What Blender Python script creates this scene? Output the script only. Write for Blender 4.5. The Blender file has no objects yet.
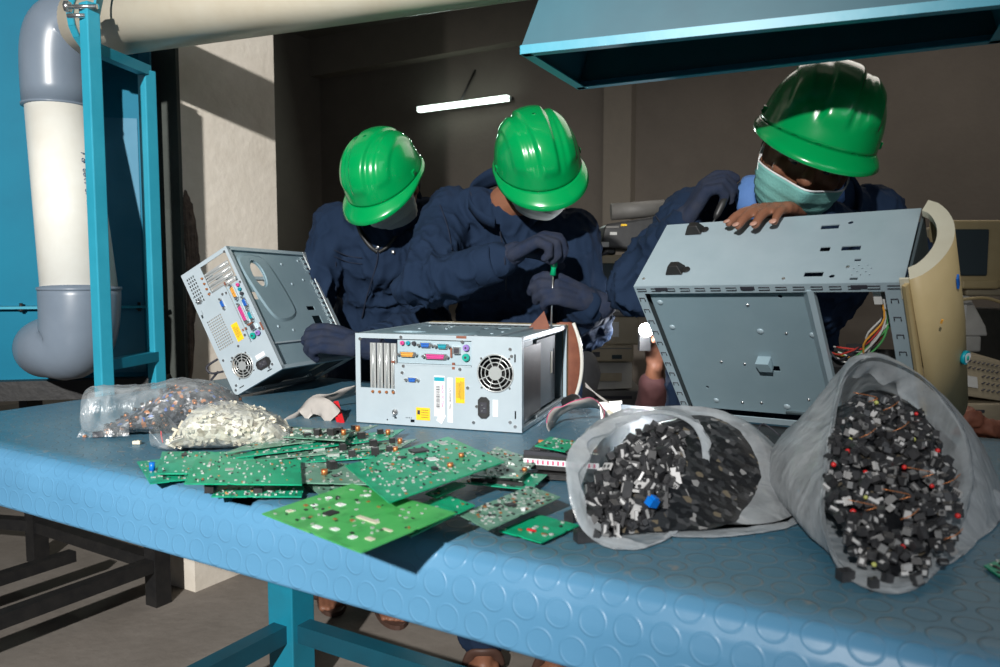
import bpy, bmesh, math, random
from mathutils import Vector, Matrix, noise
C = bpy.context.scene.collection
R = random.Random(7)
F_PX = 780.0; CAM_Z = 1.07; PITCH = math.atan(61.5/780)
V = Vector
def ray(px, py):
    x = (px-500)/F_PX; y = (333.5-py)/F_PX
    c, s = math.cos(PITCH), math.sin(PITCH)
    return V((x, c+y*s, y*c-s))
def P(px, py, Y):
    r = ray(px, py); return V((0,0,CAM_Z)) + r*(Y/r.y)
def T(px, py, z):
    r = ray(px, py); return V((0,0,CAM_Z)) + r*((z-CAM_Z)/r.z)
UX = V((.861,-.509,0)); VX = V((.509,.861,0))          # table directions
def TB(u, n, z=0.0): return UX*u + VX*n + V((0,0,z))
# ---------------------------------------------------------------- materials
def nt(name):
    m = bpy.data.materials.new(name); m.use_nodes = True
    n = m.node_tree; b = n.nodes['Principled BSDF']; return m, n, b
def rgb(c): return (c[0], c[1], c[2], 1)
def mat(name, col, rough=.5, metal=0, col2=None, scale=12, amt=.5, bump=0, bscale=60, spec=.5, emit=None, es=1, coords='Object', detail=4, coat=0):
    m, n, b = nt(name)
    b.inputs['Base Color'].default_value = rgb(col); b.inputs['Roughness'].default_value = rough
    b.inputs['Metallic'].default_value = metal; b.inputs['Specular IOR Level'].default_value = spec
    b.inputs['Coat Weight'].default_value = coat
    tc = n.nodes.new('ShaderNodeTexCoord')
    if col2 is not None:
        t = n.nodes.new('ShaderNodeTexNoise'); t.inputs['Scale'].default_value = scale; t.inputs['Detail'].default_value = detail
        t.inputs['Roughness'].default_value = .65
        r = n.nodes.new('ShaderNodeValToRGB'); e = r.color_ramp.elements
        e[0].position = .5-.28*(1-amt)-.02; e[1].position = .5+.28*(1-amt)+.02
        e[0].color = rgb(col); e[1].color = rgb(col2)
        n.links.new(tc.outputs[coords], t.inputs['Vector']); n.links.new(t.outputs['Fac'], r.inputs['Fac'])
        n.links.new(r.outputs['Color'], b.inputs['Base Color'])
    if bump:
        t2 = n.nodes.new('ShaderNodeTexNoise'); t2.inputs['Scale'].default_value = bscale; t2.inputs['Detail'].default_value = 3
        bp = n.nodes.new('ShaderNodeBump'); bp.inputs['Strength'].default_value = bump; bp.inputs['Distance'].default_value = .01
        n.links.new(tc.outputs[coords], t2.inputs['Vector']); n.links.new(t2.outputs['Fac'], bp.inputs['Height'])
        n.links.new(bp.outputs['Normal'], b.inputs['Normal'])
    if emit:
        b.inputs['Emission Color'].default_value = rgb(emit); b.inputs['Emission Strength'].default_value = es
    return m
M = {}
M['cyan'] = mat('cyan_paint', (.001,.17,.27), .6, 0, (.001,.135,.225), 3, .2, .05, 8, spec=.2)
M['cyan_glow'] = mat('cyan_pale_and_glow', (.01,.16,.27), .6, .0, (.06,.24,.36), 3, .3, .05, 8)  # lighter blue for the corner strip and the painted glow
M['frame_cyan'] = mat('frame_cyan_paint', (.03,.32,.44), .4, 0, (.02,.27,.38), 9, .2, .05, 20)
M['rail_shaded'] = mat('bench_rail_paint_shaded', (.003,.075,.115), .5, 0, (.004,.055,.085), 9, .3)  # bench paint darkened: shade under the tabletop put into the colour
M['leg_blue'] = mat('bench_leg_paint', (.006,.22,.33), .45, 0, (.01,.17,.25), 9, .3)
M['hood'] = mat('hood_paint', (.005,.075,.11), .5, .0, (.008,.10,.14), 5, .3, .04, 10)
M['black'] = mat('black_plastic', (.012,.012,.013), .45, 0, (.03,.03,.03), 30, .3)
M['blacksteel'] = mat('black_steel', (.006,.0065,.008), .5, 0, (.020,.019,.018), 25, .1, .1, 60)
M['pvc'] = mat('cream_pvc', (.74,.68,.55), .35, 0, (.66,.58,.44), 6, .3)
M['pvcw'] = mat('white_pvc', (.72,.72,.67), .32, 0, (.64,.62,.55), 6, .3)
M['grey_pvc'] = mat('grey_pvc', (.17,.21,.26), .34, 0, (.14,.175,.22), 5, .4)
M['pblue'] = mat('print_blue', (.02,.10,.25), .6)
M['galv'] = mat('galvanised_sheet', (.40,.50,.55), .42, .2, (.34,.44,.49), 9, .3, .02, 40)
M['galv_tray'] = mat('galvanised_tray', (.28,.39,.44), .42, .2, (.24,.345,.395), 7, .3, .02, 40)
M['galv_dark'] = mat('galvanised_inner', (.12,.16,.18), .5, .4, (.09,.12,.13), 10, .3)
M['rear'] = mat('rear_panel_metal', (.43,.50,.54), .45, .15, (.37,.44,.48), 8, .3, .02, 50)
M['chrome'] = mat('screw_metal', (.6,.6,.6), .25, .9)
M['bracket'] = mat('slot_cover_metal', (.62,.64,.63), .3, .6)
M['rust'] = mat('rust_brown', (.16,.05,.03), .7, 0, (.25,.09,.05), 30, .2)
M['yellow'] = mat('yellow_sticker', (.85,.52,.01), .5)
M['white'] = mat('white_sticker', (.78,.78,.78), .5, 0, (.68,.7,.72), 20, .3)
M['ink'] = mat('ink', (.03,.03,.04), .6)
M['pink'] = mat('pink_port', (.62,.05,.25), .45)
M['portb'] = mat('blue_port', (.01,.12,.5), .45)
M['portg'] = mat('green_port', (.0,.32,.25), .45)
M['portp'] = mat('purple_port', (.25,.15,.45), .45)
M['porto'] = mat('orange_port', (.75,.35,.05), .45)
M['teal'] = mat('teal_port', (.0,.30,.38), .45)
M['beige'] = mat('beige_plastic', (.46,.36,.19), .5, 0, (.38,.29,.14), 6, .3)
M['beige_lt'] = mat('beige_edge_plastic', (.62,.60,.48), .45, 0, (.54,.5,.38), 10, .3)
M['beige_bg'] = mat('old_beige_plastic', (.36,.30,.20), .6, 0, (.26,.22,.15), 7, .3)
M['grey_bg'] = mat('dusty_grey_plastic', (.17,.165,.15), .6, 0, (.11,.105,.10), 7, .3)
M['white_bg'] = mat('dusty_white_plastic', (.42,.41,.38), .6, 0, (.32,.31,.28), 7, .3)
M['screen'] = mat('dark_screen', (.03,.045,.05), .18, 0)
M['navy'] = mat('navy_cotton', (.008,.019,.044), .85, 0, (.014,.028,.060), 5, .2, .35, 900, .15)
M['navyseam'] = mat('navy_seam', (.006,.012,.03), .9)
M['glove'] = mat('knit_glove', (.022,.036,.078), .95, 0, (.05,.056,.08), 28, .2, .6, 1500, .1)
M['shirt'] = mat('blue_shirt', (.10,.22,.50), .8, 0, (.07,.16,.4), 10, .3, .2, 600)
M['skin'] = mat('skin', (.24,.105,.060), .5, 0, (.19,.078,.045), 12, .3, .12, 200, .4)
M['nail'] = mat('nail', (.45,.25,.19), .35)
M['hair'] = mat('hair', (.008,.007,.006), .7, bump=.5, bscale=300)
M['maskw'] = mat('white_cloth_mask', (.55,.58,.55), .8, 0, (.45,.5,.48), 12, .3, .2, 300)
M['maskg'] = mat('teal_surgical_mask', (.22,.52,.48), .75, 0, (.17,.44,.41), 9, .3, .2, 250)
M['helmet'] = mat('green_hard_hat', (.0,.30,.075), .24, 0, (.0,.25,.065), 3, .4, .03, 20, .5, coat=.3)
M['scuff'] = mat('hat_scuff', (.10,.30,.16), .6)
M['hdark'] = mat('hat_slot', (.0,.05,.02), .6)
M['sdgreen'] = mat('screwdriver_green', (.0,.32,.13), .25)
M['leather'] = mat('sandal_brown', (.07,.035,.025), .6)
M['red'] = mat('red_plastic', (.7,.02,.03), .4)
M['ribbon'] = mat('ribbon_cable', (.42,.39,.36), .5, 0, (.34,.32,.30), 30, .3)
M['ribbonp'] = mat('ribbon_pink_edge', (.6,.1,.2), .5)
M['bluep'] = mat('blue_plastic', (.0,.14,.55), .35)
M['conn_w'] = mat('cream_connector', (.66,.63,.52), .45, 0, (.55,.50,.38), 25, .3)
M['chip'] = mat('chip_black', (.02,.02,.022), .4)
M['copper'] = mat('copper_coil', (.55,.2,.07), .35, .6)
M['solder'] = mat('solder', (.55,.58,.55), .35, .5)
M['c_dark'] = mat('connector_black', (.014,.015,.017), .38, 0, (.045,.045,.048), 70, .1)
M['c_grey'] = mat('connector_grey', (.12,.125,.13), .4, 0, (.2,.2,.2), 70, .2)
M['c_lt'] = mat('connector_light', (.42,.42,.42), .4)
M['c_red'] = mat('red_bead', (.55,.02,.02), .3)
M['c_yel'] = mat('olive_bead', (.4,.42,.12), .35)
M['tubelight'] = mat('tube_glow', (1,1,1), .5, emit=(.82,1,.90), es=4.5)
M['flash'] = mat('flash_glow', (1,1,1), .5, emit=(.92,.96,1), es=60)
M['sleeve_r'] = mat('dark_red_sleeve', (.045,.012,.012), .85)
M['wirew'] = mat('wire_white', (.6,.6,.58), .5)
M['wireg'] = mat('wire_green', (.1,.4,.12), .5)
M['wirer'] = mat('wire_red', (.5,.05,.04), .5)
M['clothb'] = mat('sack_cloth', (.16,.16,.16), .9, 0, (.1,.1,.1), 12, .3)
M['paper'] = mat('dusty_label', (.5,.5,.48), .7)
M['steel_edge'] = mat('bright_steel', (.7,.72,.74), .3, .6)
def wallmat(name, c1, c2, c3=None, sc=1.2):
    m, n, b = nt(name); tc = n.nodes.new('ShaderNodeTexCoord')
    t = n.nodes.new('ShaderNodeTexNoise'); t.inputs['Scale'].default_value = sc; t.inputs['Detail'].default_value = 8; t.inputs['Roughness'].default_value = .7
    r = n.nodes.new('ShaderNodeValToRGB'); e = r.color_ramp.elements; e[0].position = .35; e[1].position = .65
    e[0].color = rgb(c1); e[1].color = rgb(c2)
    n.links.new(tc.outputs['Object'], t.inputs['Vector']); n.links.new(t.outputs['Fac'], r.inputs['Fac'])
    t2 = n.nodes.new('ShaderNodeTexNoise'); t2.inputs['Scale'].default_value = 30; t2.inputs['Detail'].default_value = 6
    bp = n.nodes.new('ShaderNodeBump'); bp.inputs['Strength'].default_value = .25; bp.inputs['Distance'].default_value = .01
    n.links.new(tc.outputs['Object'], t2.inputs['Vector']); n.links.new(t2.outputs['Fac'], bp.inputs['Height']); n.links.new(bp.outputs['Normal'], b.inputs['Normal'])
    n.links.new(r.outputs['Color'], b.inputs['Base Color']); b.inputs['Roughness'].default_value = .85
    b.inputs['Specular IOR Level'].default_value = .2
    return m
M['wall'] = wallmat('interior_plaster', (.20,.175,.15), (.165,.145,.125))
M['wall_lt'] = wallmat('beam_plaster', (.26,.23,.19), (.22,.195,.165))
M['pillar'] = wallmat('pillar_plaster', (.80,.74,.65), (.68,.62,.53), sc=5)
M['pillar_dark'] = wallmat('pillar_shade', (.085,.095,.085), (.06,.068,.062), sc=4)  # dark tone standing in for shadow on the pillar's front
M['crumble'] = mat('crumbled_plaster', (.17,.125,.10), .95, 0, (.05,.036,.03), 35, .1, 1.0, 45)
M['floor'] = wallmat('concrete', (.24,.215,.19), (.17,.15,.13), sc=2.2)
M['ceil'] = wallmat('ceiling_plaster', (.20,.185,.165), (.17,.155,.14))
def mat_studs():
    m, n, b = nt('studded_rubber'); L = n.links.new
    uv = n.nodes.new('ShaderNodeUVMap'); uv.uv_map = 'UVMap'
    sep = n.nodes.new('ShaderNodeSeparateXYZ'); L(uv.outputs['UV'], sep.inputs[0])
    def mth(op, a, bb=None, c=None):
        q = n.nodes.new('ShaderNodeMath'); q.operation = op
        for i, x in enumerate((a, bb, c)):
            if x is None: continue
            if isinstance(x, (int, float)): q.inputs[i].default_value = x
            else: L(x, q.inputs[i])
        return q.outputs[0]
    S = .040
    y = mth('DIVIDE', sep.outputs['Y'], S*.90); row = mth('FLOOR', y); par = mth('MULTIPLY', mth('MODULO', mth('ADD', row, 1000.0), 2.0), .5)
    x = mth('ADD', mth('DIVIDE', sep.outputs['X'], S), par)
    fx = mth('SUBTRACT', mth('FRACT', x), .5); fy = mth('MULTIPLY', mth('SUBTRACT', mth('FRACT', y), .5), .90)
    d = mth('SQRT', mth('ADD', mth('MULTIPLY', fx, fx), mth('MULTIPLY', fy, fy)))
    disc = n.nodes.new('ShaderNodeMapRange'); disc.inputs['From Min'].default_value = .40; disc.inputs['From Max'].default_value = .35; L(d, disc.inputs['Value'])
    ring = mth('SUBTRACT', 1.0, mth('MULTIPLY', mth('ABSOLUTE', mth('SUBTRACT', d, .375)), 22.0)); ring = mth('MAXIMUM', ring, 0.0)
    h = mth('ADD', mth('MULTIPLY', disc.outputs[0], .4), mth('MULTIPLY', ring, .8))
    tc = n.nodes.new('ShaderNodeTexCoord')
    nz = n.nodes.new('ShaderNodeTexNoise'); nz.inputs['Scale'].default_value = 5; nz.inputs['Detail'].default_value = 8; L(tc.outputs['Object'], nz.inputs['Vector'])
    nf = n.nodes.new('ShaderNodeTexNoise'); nf.inputs['Scale'].default_value = 55; nf.inputs['Detail'].default_value = 5; L(tc.outputs['Object'], nf.inputs['Vector'])
    h2 = mth('ADD', h, mth('MULTIPLY', nf.outputs['Fac'], .35))
    bp = n.nodes.new('ShaderNodeBump'); bp.inputs['Strength'].default_value = .5; bp.inputs['Distance'].default_value = .0012
    L(h2, bp.inputs['Height']); L(bp.outputs['Normal'], b.inputs['Normal'])
    # colour: clean drape blue with its light painted in, dusty grey blue on top
    ramp = n.nodes.new('ShaderNodeValToRGB'); e = ramp.color_ramp.elements; e[0].position = .38; e[1].position = .66
    e[0].color = (.040,.140,.215,1); e[1].color = (.085,.185,.245,1); L(nz.outputs['Fac'], ramp.inputs['Fac'])
    dust = n.nodes.new('ShaderNodeMixRGB'); dust.inputs['Color2'].default_value = (.16,.145,.12,1)
    L(ramp.outputs['Color'], dust.inputs['Color1'])
    L(mth('MULTIPLY', mth('MULTIPLY', ring, 1.1), nz.outputs['Fac']), dust.inputs['Fac'])
    spl = n.nodes.new('ShaderNodeMapRange'); spl.inputs['From Min'].default_value = .62; spl.inputs['From Max'].default_value = .75; L(nf.outputs['Fac'], spl.inputs['Value'])
    d2 = n.nodes.new('ShaderNodeMixRGB'); d2.inputs['Color2'].default_value = (.22,.20,.17,1); L(dust.outputs[0], d2.inputs['Color1']); L(mth('MULTIPLY', spl.outputs[0], .7), d2.inputs['Fac'])
    clean = n.nodes.new('ShaderNodeMixRGB'); clean.inputs['Color1'].default_value = (.075,.225,.385,1); clean.inputs['Color2'].default_value = (.10,.265,.425,1); L(nz.outputs['Fac'], clean.inputs['Fac'])  # drape blue lightened: light on the hanging edge mixed into the colour
    top = n.nodes.new('ShaderNodeMapRange'); top.inputs['From Min'].default_value = .090; top.inputs['From Max'].default_value = .125; L(sep.outputs['Y'], top.inputs['Value'])
    fin = n.nodes.new('ShaderNodeMixRGB'); L(top.outputs[0], fin.inputs['Fac']); L(clean.outputs[0], fin.inputs['Color1']); L(d2.outputs[0], fin.inputs['Color2'])
    L(fin.outputs[0], b.inputs['Base Color']); b.inputs['Roughness'].default_value = .42; b.inputs['Specular IOR Level'].default_value = .5
    return m
M['studs'] = mat_studs()
def mat_pcb(name, c1, c2, pads=.5):
    m, n, b = nt(name); L = n.links.new; tc = n.nodes.new('ShaderNodeTexCoord')
    br = n.nodes.new('ShaderNodeTexVoronoi'); br.inputs['Scale'].default_value = 55; br.distance = 'CHEBYCHEV'; L(tc.outputs['Object'], br.inputs['Vector'])
    v2 = n.nodes.new('ShaderNodeTexVoronoi'); v2.inputs['Scale'].default_value = 260; v2.distance = 'MANHATTAN'; L(tc.outputs['Object'], v2.inputs['Vector'])
    nz = n.nodes.new('ShaderNodeTexNoise'); nz.inputs['Scale'].default_value = 14; nz.inputs['Detail'].default_value = 5; L(tc.outputs['Object'], nz.inputs['Vector'])
    r = n.nodes.new('ShaderNodeValToRGB'); e = r.color_ramp.elements; e[0].position = .35; e[1].position = .65; e[0].color = rgb(c1); e[1].color = rgb(c2); L(nz.outputs['Fac'], r.inputs['Fac'])
    mr = n.nodes.new('ShaderNodeMapRange'); mr.inputs['From Min'].default_value = .26; mr.inputs['From Max'].default_value = .18; L(v2.outputs['Distance'], mr.inputs['Value'])
    msk = n.nodes.new('ShaderNodeMapRange'); msk.inputs['From Min'].default_value = .50; msk.inputs['From Max'].default_value = .58; L(nz.outputs['Fac'], msk.inputs['Value'])
    mm = n.nodes.new('ShaderNodeMath'); mm.operation = 'MULTIPLY'; L(mr.outputs[0], mm.inputs[0]); L(msk.outputs[0], mm.inputs[1])
    mm2 = n.nodes.new('ShaderNodeMath'); mm2.operation = 'MULTIPLY'; mm2.inputs[1].default_value = pads; L(mm.outputs[0], mm2.inputs[0])
    mx = n.nodes.new('ShaderNodeMixRGB'); mx.inputs['Color2'].default_value = (.55,.60,.50,1); L(r.outputs[0], mx.inputs['Color1']); L(mm2.outputs[0], mx.inputs['Fac'])
    w = n.nodes.new('ShaderNodeMapRange'); w.inputs['From Min'].default_value = .5; w.inputs['From Max'].default_value = .62; L(br.outputs['Distance'], w.inputs['Value'])
    w2 = n.nodes.new('ShaderNodeMath'); w2.operation = 'MULTIPLY'; w2.inputs[1].default_value = .35; L(w.outputs[0], w2.inputs[0])
    mx2 = n.nodes.new('ShaderNodeMixRGB'); mx2.inputs['Color2'].default_value = rgb((c1[0]*.4,c1[1]*.45,c1[2]*.4)); L(mx.outputs[0], mx2.inputs['Color1']); L(w2.outputs[0], mx2.inputs['Fac'])
    L(mx2.outputs[0], b.inputs['Base Color']); b.inputs['Roughness'].default_value = .35
    bp = n.nodes.new('ShaderNodeBump'); bp.inputs['Strength'].default_value = .2; bp.inputs['Distance'].default_value = .001; L(mm.outputs[0], bp.inputs['Height']); L(bp.outputs[0], b.inputs['Normal'])
    return m
M['pcb'] = mat_pcb('pcb_green', (.005,.31,.17), (.02,.40,.23), .95)
M['pcb_clean'] = mat_pcb('pcb_solder_side', (.002,.33,.16), (.004,.39,.19), .7)
M['pcb_lime'] = mat_pcb('pcb_lime', (.05,.37,.09), (.09,.45,.12), .7)
M['pcb_dusty'] = mat_pcb('pcb_dusty', (.10,.27,.19), (.20,.34,.26), .9)
M['pcb_edge'] = mat('pcb_edge', (.28,.33,.22), .6)
def mat_film(name, fac, tint=(.80,.83,.85), rough=.22, vein=.35):
    m, n, b = nt(name); L = n.links.new
    tr = n.nodes.new('ShaderNodeBsdfTransparent'); tr.inputs['Color'].default_value = (.93,.95,.96,1)
    mix = n.nodes.new('ShaderNodeMixShader'); out = n.nodes['Material Output']
    tl = n.nodes.new('ShaderNodeBsdfTranslucent'); tl.inputs['Color'].default_value = rgb(tint)
    ms = n.nodes.new('ShaderNodeMixShader'); ms.inputs[0].default_value = .3; L(b.outputs[0], ms.inputs[1]); L(tl.outputs[0], ms.inputs[2])
    b.inputs['Base Color'].default_value = rgb(tint); b.inputs['Roughness'].default_value = rough; b.inputs['Specular IOR Level'].default_value = .8
    tc = n.nodes.new('ShaderNodeTexCoord'); mp = n.nodes.new('ShaderNodeMapping'); mp.inputs['Scale'].default_value = (1,1,.45); L(tc.outputs['Object'], mp.inputs['Vector'])
    nz = n.nodes.new('ShaderNodeTexNoise'); nz.inputs['Scale'].default_value = 30; nz.inputs['Detail'].default_value = 4; nz.inputs['Distortion'].default_value = .5; L(mp.outputs[0], nz.inputs['Vector'])
    mr = n.nodes.new('ShaderNodeMapRange'); mr.inputs['From Min'].default_value = .36; mr.inputs['From Max'].default_value = .74
    mr.inputs['To Min'].default_value = max(.02, fac-vein*.35); mr.inputs['To Max'].default_value = min(1, fac+vein); L(nz.outputs['Fac'], mr.inputs['Value'])
    lw = n.nodes.new('ShaderNodeLayerWeight'); lw.inputs['Blend'].default_value = .35
    ad = n.nodes.new('ShaderNodeMath'); ad.operation = 'MULTIPLY_ADD'; ad.inputs[1].default_value = .5; ad.use_clamp = True
    L(lw.outputs['Facing'], ad.inputs[0]); L(mr.outputs[0], ad.inputs[2]); L(ad.outputs[0], mix.inputs[0])
    bp = n.nodes.new('ShaderNodeBump'); bp.inputs['Strength'].default_value = .8; bp.inputs['Distance'].default_value = .006; L(nz.outputs['Fac'], bp.inputs['Height']); L(bp.outputs[0], b.inputs['Normal'])
    L(tr.outputs[0], mix.inputs[1]); L(ms.outputs[0], mix.inputs[2]); L(mix.outputs[0], out.inputs['Surface'])
    return m
M['film'] = mat_film('milky_plastic_film', .40, tint=(.58,.62,.65), vein=.24)
M['film_clear'] = mat_film('clear_plastic_film', .08, tint=(.62,.66,.68), vein=.24)
# ---------------------------------------------------------------- mesh builder
class MB:
    def __init__(s): s.v = []; s.f = []; s.mi = []; s.sm = []; s.cur = 0; s.smooth = False
    def add(s, vs, fs):
        o = len(s.v); s.v += [tuple(x) for x in vs]; s.f += [tuple(i+o for i in q) for q in fs]
        s.mi += [s.cur]*len(fs); s.sm += [s.smooth]*len(fs); return s
    def m(s, i): s.cur = i; return s
    def box(s, c, size, rot=None):
        c = V(c); h = V(size)/2; vs = []
        for x in (-1,1):
            for y in (-1,1):
                for z in (-1,1):
                    q = V((x*h.x, y*h.y, z*h.z)); vs.append(c + (rot @ q if rot else q))
        return s.add(vs, [(0,1,3,2),(4,6,7,5),(0,4,5,1),(2,3,7,6),(0,2,6,4),(1,5,7,3)])
    def bar(s, a, b, w, h, up=(0,0,1)):
        a = V(a); b = V(b); d = (b-a).normalized(); up = V(up)
        if abs(d.dot(up)) > .99: up = V((UX.x, UX.y, 0))
        x = d.cross(up).normalized(); y = x.cross(d)
        vs = [p + x*(i*w/2) + y*(j*h/2) for p in (a,b) for i,j in ((-1,-1),(1,-1),(1,1),(-1,1))]
        return s.add(vs, [(0,1,2,3)[::-1],(4,5,6,7),(0,1,5,4),(1,2,6,5),(2,3,7,6),(3,0,4,7)])
    def cyl(s, a, b, r0, r1=None, n=16, caps=True):
        r1 = r0 if r1 is None else r1; a = V(a); b = V(b); d = (b-a).normalized()
        t = V((0,0,1)) if abs(d.z) < .9 else V((1,0,0)); x = d.cross(t).normalized(); y = d.cross(x)
        ring = lambda p, r: [p + x*(r*math.cos(2*math.pi*i/n)) + y*(r*math.sin(2*math.pi*i/n)) for i in range(n)]
        vs = ring(a, r0)+ring(b, r1); fs = [(i, (i+1)%n, n+(i+1)%n, n+i) for i in range(n)]
        sm = s.smooth; s.smooth = True; o = len(s.v); s.add(vs, fs); s.smooth = sm
        if caps:
            s.f += [tuple(o+i for i in range(n))[::-1], tuple(o+n+i for i in range(n))]; s.mi += [s.cur]*2; s.sm += [False]*2
        return s
    def tube(s, pts, r, n=12, caps=True, rs=None, ell=1.0):
        pts = [V(p) for p in pts]; N = len(pts); vs = []; prev = None
        for i, p in enumerate(pts):
            d = (pts[min(i+1,N-1)]-pts[max(i-1,0)]).normalized()
            if prev is None:
                t = V((0,0,1)) if abs(d.z) < .9 else V((1,0,0)); x = d.cross(t).normalized()
            else: x = (prev - d*prev.dot(d)).normalized()
            prev = x; y = d.cross(x); rr = rs[i] if rs else r
            vs += [p + x*(rr*math.cos(2*math.pi*k/n)) + y*(rr*ell*math.sin(2*math.pi*k/n)) for k in range(n)]
        fs = [(i*n+k, i*n+(k+1)%n, (i+1)*n+(k+1)%n, (i+1)*n+k) for i in range(N-1) for k in range(n)]
        if caps: fs += [tuple(range(n))[::-1], tuple((N-1)*n+k for k in range(n))]
        sm = s.smooth; s.smooth = True; s.add(vs, fs); s.smooth = sm; return s
    def sphere(s, c, r, n=12, m=8, rot=None):
        c = V(c); r = V((r,r,r)) if isinstance(r, (int,float)) else V(r); vs = []
        for j in range(1, m):
            a = math.pi*j/m
            for i in range(n):
                b = 2*math.pi*i/n; q = V((r.x*math.sin(a)*math.cos(b), r.y*math.sin(a)*math.sin(b), r.z*math.cos(a)))
                vs.append(c + (rot @ q if rot else q))
        t = V((0,0,r.z)); vs.append(c+(rot@t if rot else t)); vs.append(c-(rot@t if rot else t))
        fs = [((j*n+i), (j+1)*n+i, (j+1)*n+(i+1)%n, j*n+(i+1)%n) for j in range(m-2) for i in range(n)]
        fs += [(len(vs)-2, i, (i+1)%n) for i in range(n)] + [(len(vs)-1, (m-2)*n+(i+1)%n, (m-2)*n+i) for i in range(n)]
        sm = s.smooth; s.smooth = True; s.add(vs, fs); s.smooth = sm; return s
    def prism(s, pts, ext):
        """closed polygon pts (list of Vector), extruded by vector ext"""
        pts = [V(p) for p in pts]; e = V(ext); n = len(pts)
        return s.add(pts+[p+e for p in pts], [tuple(range(n))[::-1], tuple(range(n,2*n))]+[(i,(i+1)%n,n+(i+1)%n,n+i) for i in range(n)])
    def capsule(s, a, ra, b, rb, n=14):
        a = V(a); b = V(b); d = (b-a); L = d.length; d = d/L if L > 1e-6 else V((0,0,1))
        pts = []; rs = []
        for k in range(4): q = math.pi/2*k/4; pts.append(a - d*(ra*math.cos(q))); rs.append(max(ra*math.sin(q), ra*.12))
        pts.append(a); rs.append(ra); pts.append(a+d*L*.5+V((0,0,1e-6))); rs.append((ra+rb)/2); pts.append(b); rs.append(rb)
        for k in range(1,5): q = math.pi/2*k/4; pts.append(b + d*(rb*math.sin(q))); rs.append(max(rb*math.cos(q), rb*.12))
        return s.tube(pts, 0, n, True, rs)
    def build(s, name, mats, parent=None, mw=None):
        me = bpy.data.meshes.new(name); me.from_pydata(s.v, [], s.f)
        for mm in (mats if isinstance(mats, (list,tuple)) else [mats]): me.materials.append(M[mm] if isinstance(mm, str) else mm)
        me.polygons.foreach_set('material_index', s.mi); me.polygons.foreach_set('use_smooth', s.sm)
        me.update(); me.validate()
        bm = bmesh.new(); bm.from_mesh(me); bmesh.ops.recalc_face_normals(bm, faces=bm.faces); bm.to_mesh(me); bm.free()
        o = bpy.data.objects.new(name, me); C.objects.link(o)
        if parent: o.parent = parent
        if mw is not None: o.matrix_world = mw
        return o
def tag(o, label=None, cat=None, group=None, kind=None):
    if label: o['label'] = label
    if cat: o['category'] = cat
    if group: o['group'] = group
    if kind: o['kind'] = kind
    return o
def thing(name, label, cat, loc=(0,0,0), group=None, mw=None):
    o = bpy.data.objects.new(name, None); C.objects.link(o); o.empty_display_size = .05
    if mw is not None: o.matrix_world = mw
    else: o.location = loc
    tag(o, label, cat, group); return o
def localise(root, ch):
    """child built in world coordinates: keep it there while parenting"""
    ch.parent = root; ch.matrix_parent_inverse = root.matrix_basis.inverted(); return ch
def frame(o, x, y, z):
    m = Matrix.Identity(4)
    for i, a in enumerate((x, y, z)):
        for j in range(3): m[j][i] = a[j]
    for j in range(3): m[j][3] = o[j]
    return m
def baked(o, keep_mats=True):
    dg = bpy.context.evaluated_depsgraph_get(); dg.update()
    me = bpy.data.meshes.new_from_object(o.evaluated_get(dg), depsgraph=dg)
    o.modifiers.clear(); old = o.data; o.data = me
    if not me.materials:
        for mm in old.materials: me.materials.append(mm)
    return o
def cut(o, cutter):
    c = cutter.build('cutter', 'black'); c.matrix_basis = o.matrix_basis.copy()
    if o.parent: c.parent = o.parent; c.matrix_parent_inverse = o.matrix_parent_inverse
    md = o.modifiers.new('b', 'BOOLEAN'); md.object = c; md.operation = 'DIFFERENCE'; md.solver = 'EXACT'; md.use_self = True
    baked(o); bpy.data.objects.remove(c); return o
def bevel(o, w, seg=2, ang=.6):
    md = o.modifiers.new('bev', 'BEVEL'); md.width = w; md.segments = seg; md.limit_method = 'ANGLE'; md.angle_limit = ang
    return o
def catmull(pts, n, closed=False):
    pts = [V(p) for p in pts]; N = len(pts); out = []
    segs = N if closed else N-1
    for k in range(n):
        t = k/n*segs if closed else k/(n-1)*segs
        i = min(int(t), segs-1); f = t-i
        g = (lambda j: pts[j % N]) if closed else (lambda j: pts[max(0, min(N-1, j))])
        a, b, c, d = g(i-1), g(i), g(i+1), g(i+2)
        out.append(.5*((2*b)+(c-a)*f+(2*a-5*b+4*c-d)*f*f+(3*b-a-3*c+d)*f**3))
    return out
def text(s, size, m, parent, mtx, ext=.0002, name='lettering', world=False, align='CENTER'):
    cu = bpy.data.curves.new('t', 'FONT'); cu.body = s; cu.size = size; cu.extrude = ext; cu.align_x = align; cu.align_y = 'CENTER'
    t = bpy.data.objects.new('t', cu); C.objects.link(t)
    dg = bpy.context.evaluated_depsgraph_get(); me = bpy.data.meshes.new_from_object(t.evaluated_get(dg)); bpy.data.objects.remove(t)
    me.materials.clear(); me.materials.append(M[m]); me.name = name
    me.transform(mtx)
    o = bpy.data.objects.new(name, me); C.objects.link(o); o.parent = parent; return o
# ================================================================ camera
cam = bpy.data.cameras.new('camera'); co = bpy.data.objects.new('camera', cam); C.objects.link(co)
co.location = (0,0,CAM_Z); co.rotation_euler = (math.pi/2-PITCH, 0, 0); cam.lens = F_PX*36/1000; cam.sensor_width = 36; cam.clip_start = .02
bpy.context.scene.camera = co
cam.dof.use_dof = True; cam.dof.focus_distance = 1.75; cam.dof.aperture_fstop = 6.3
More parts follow.
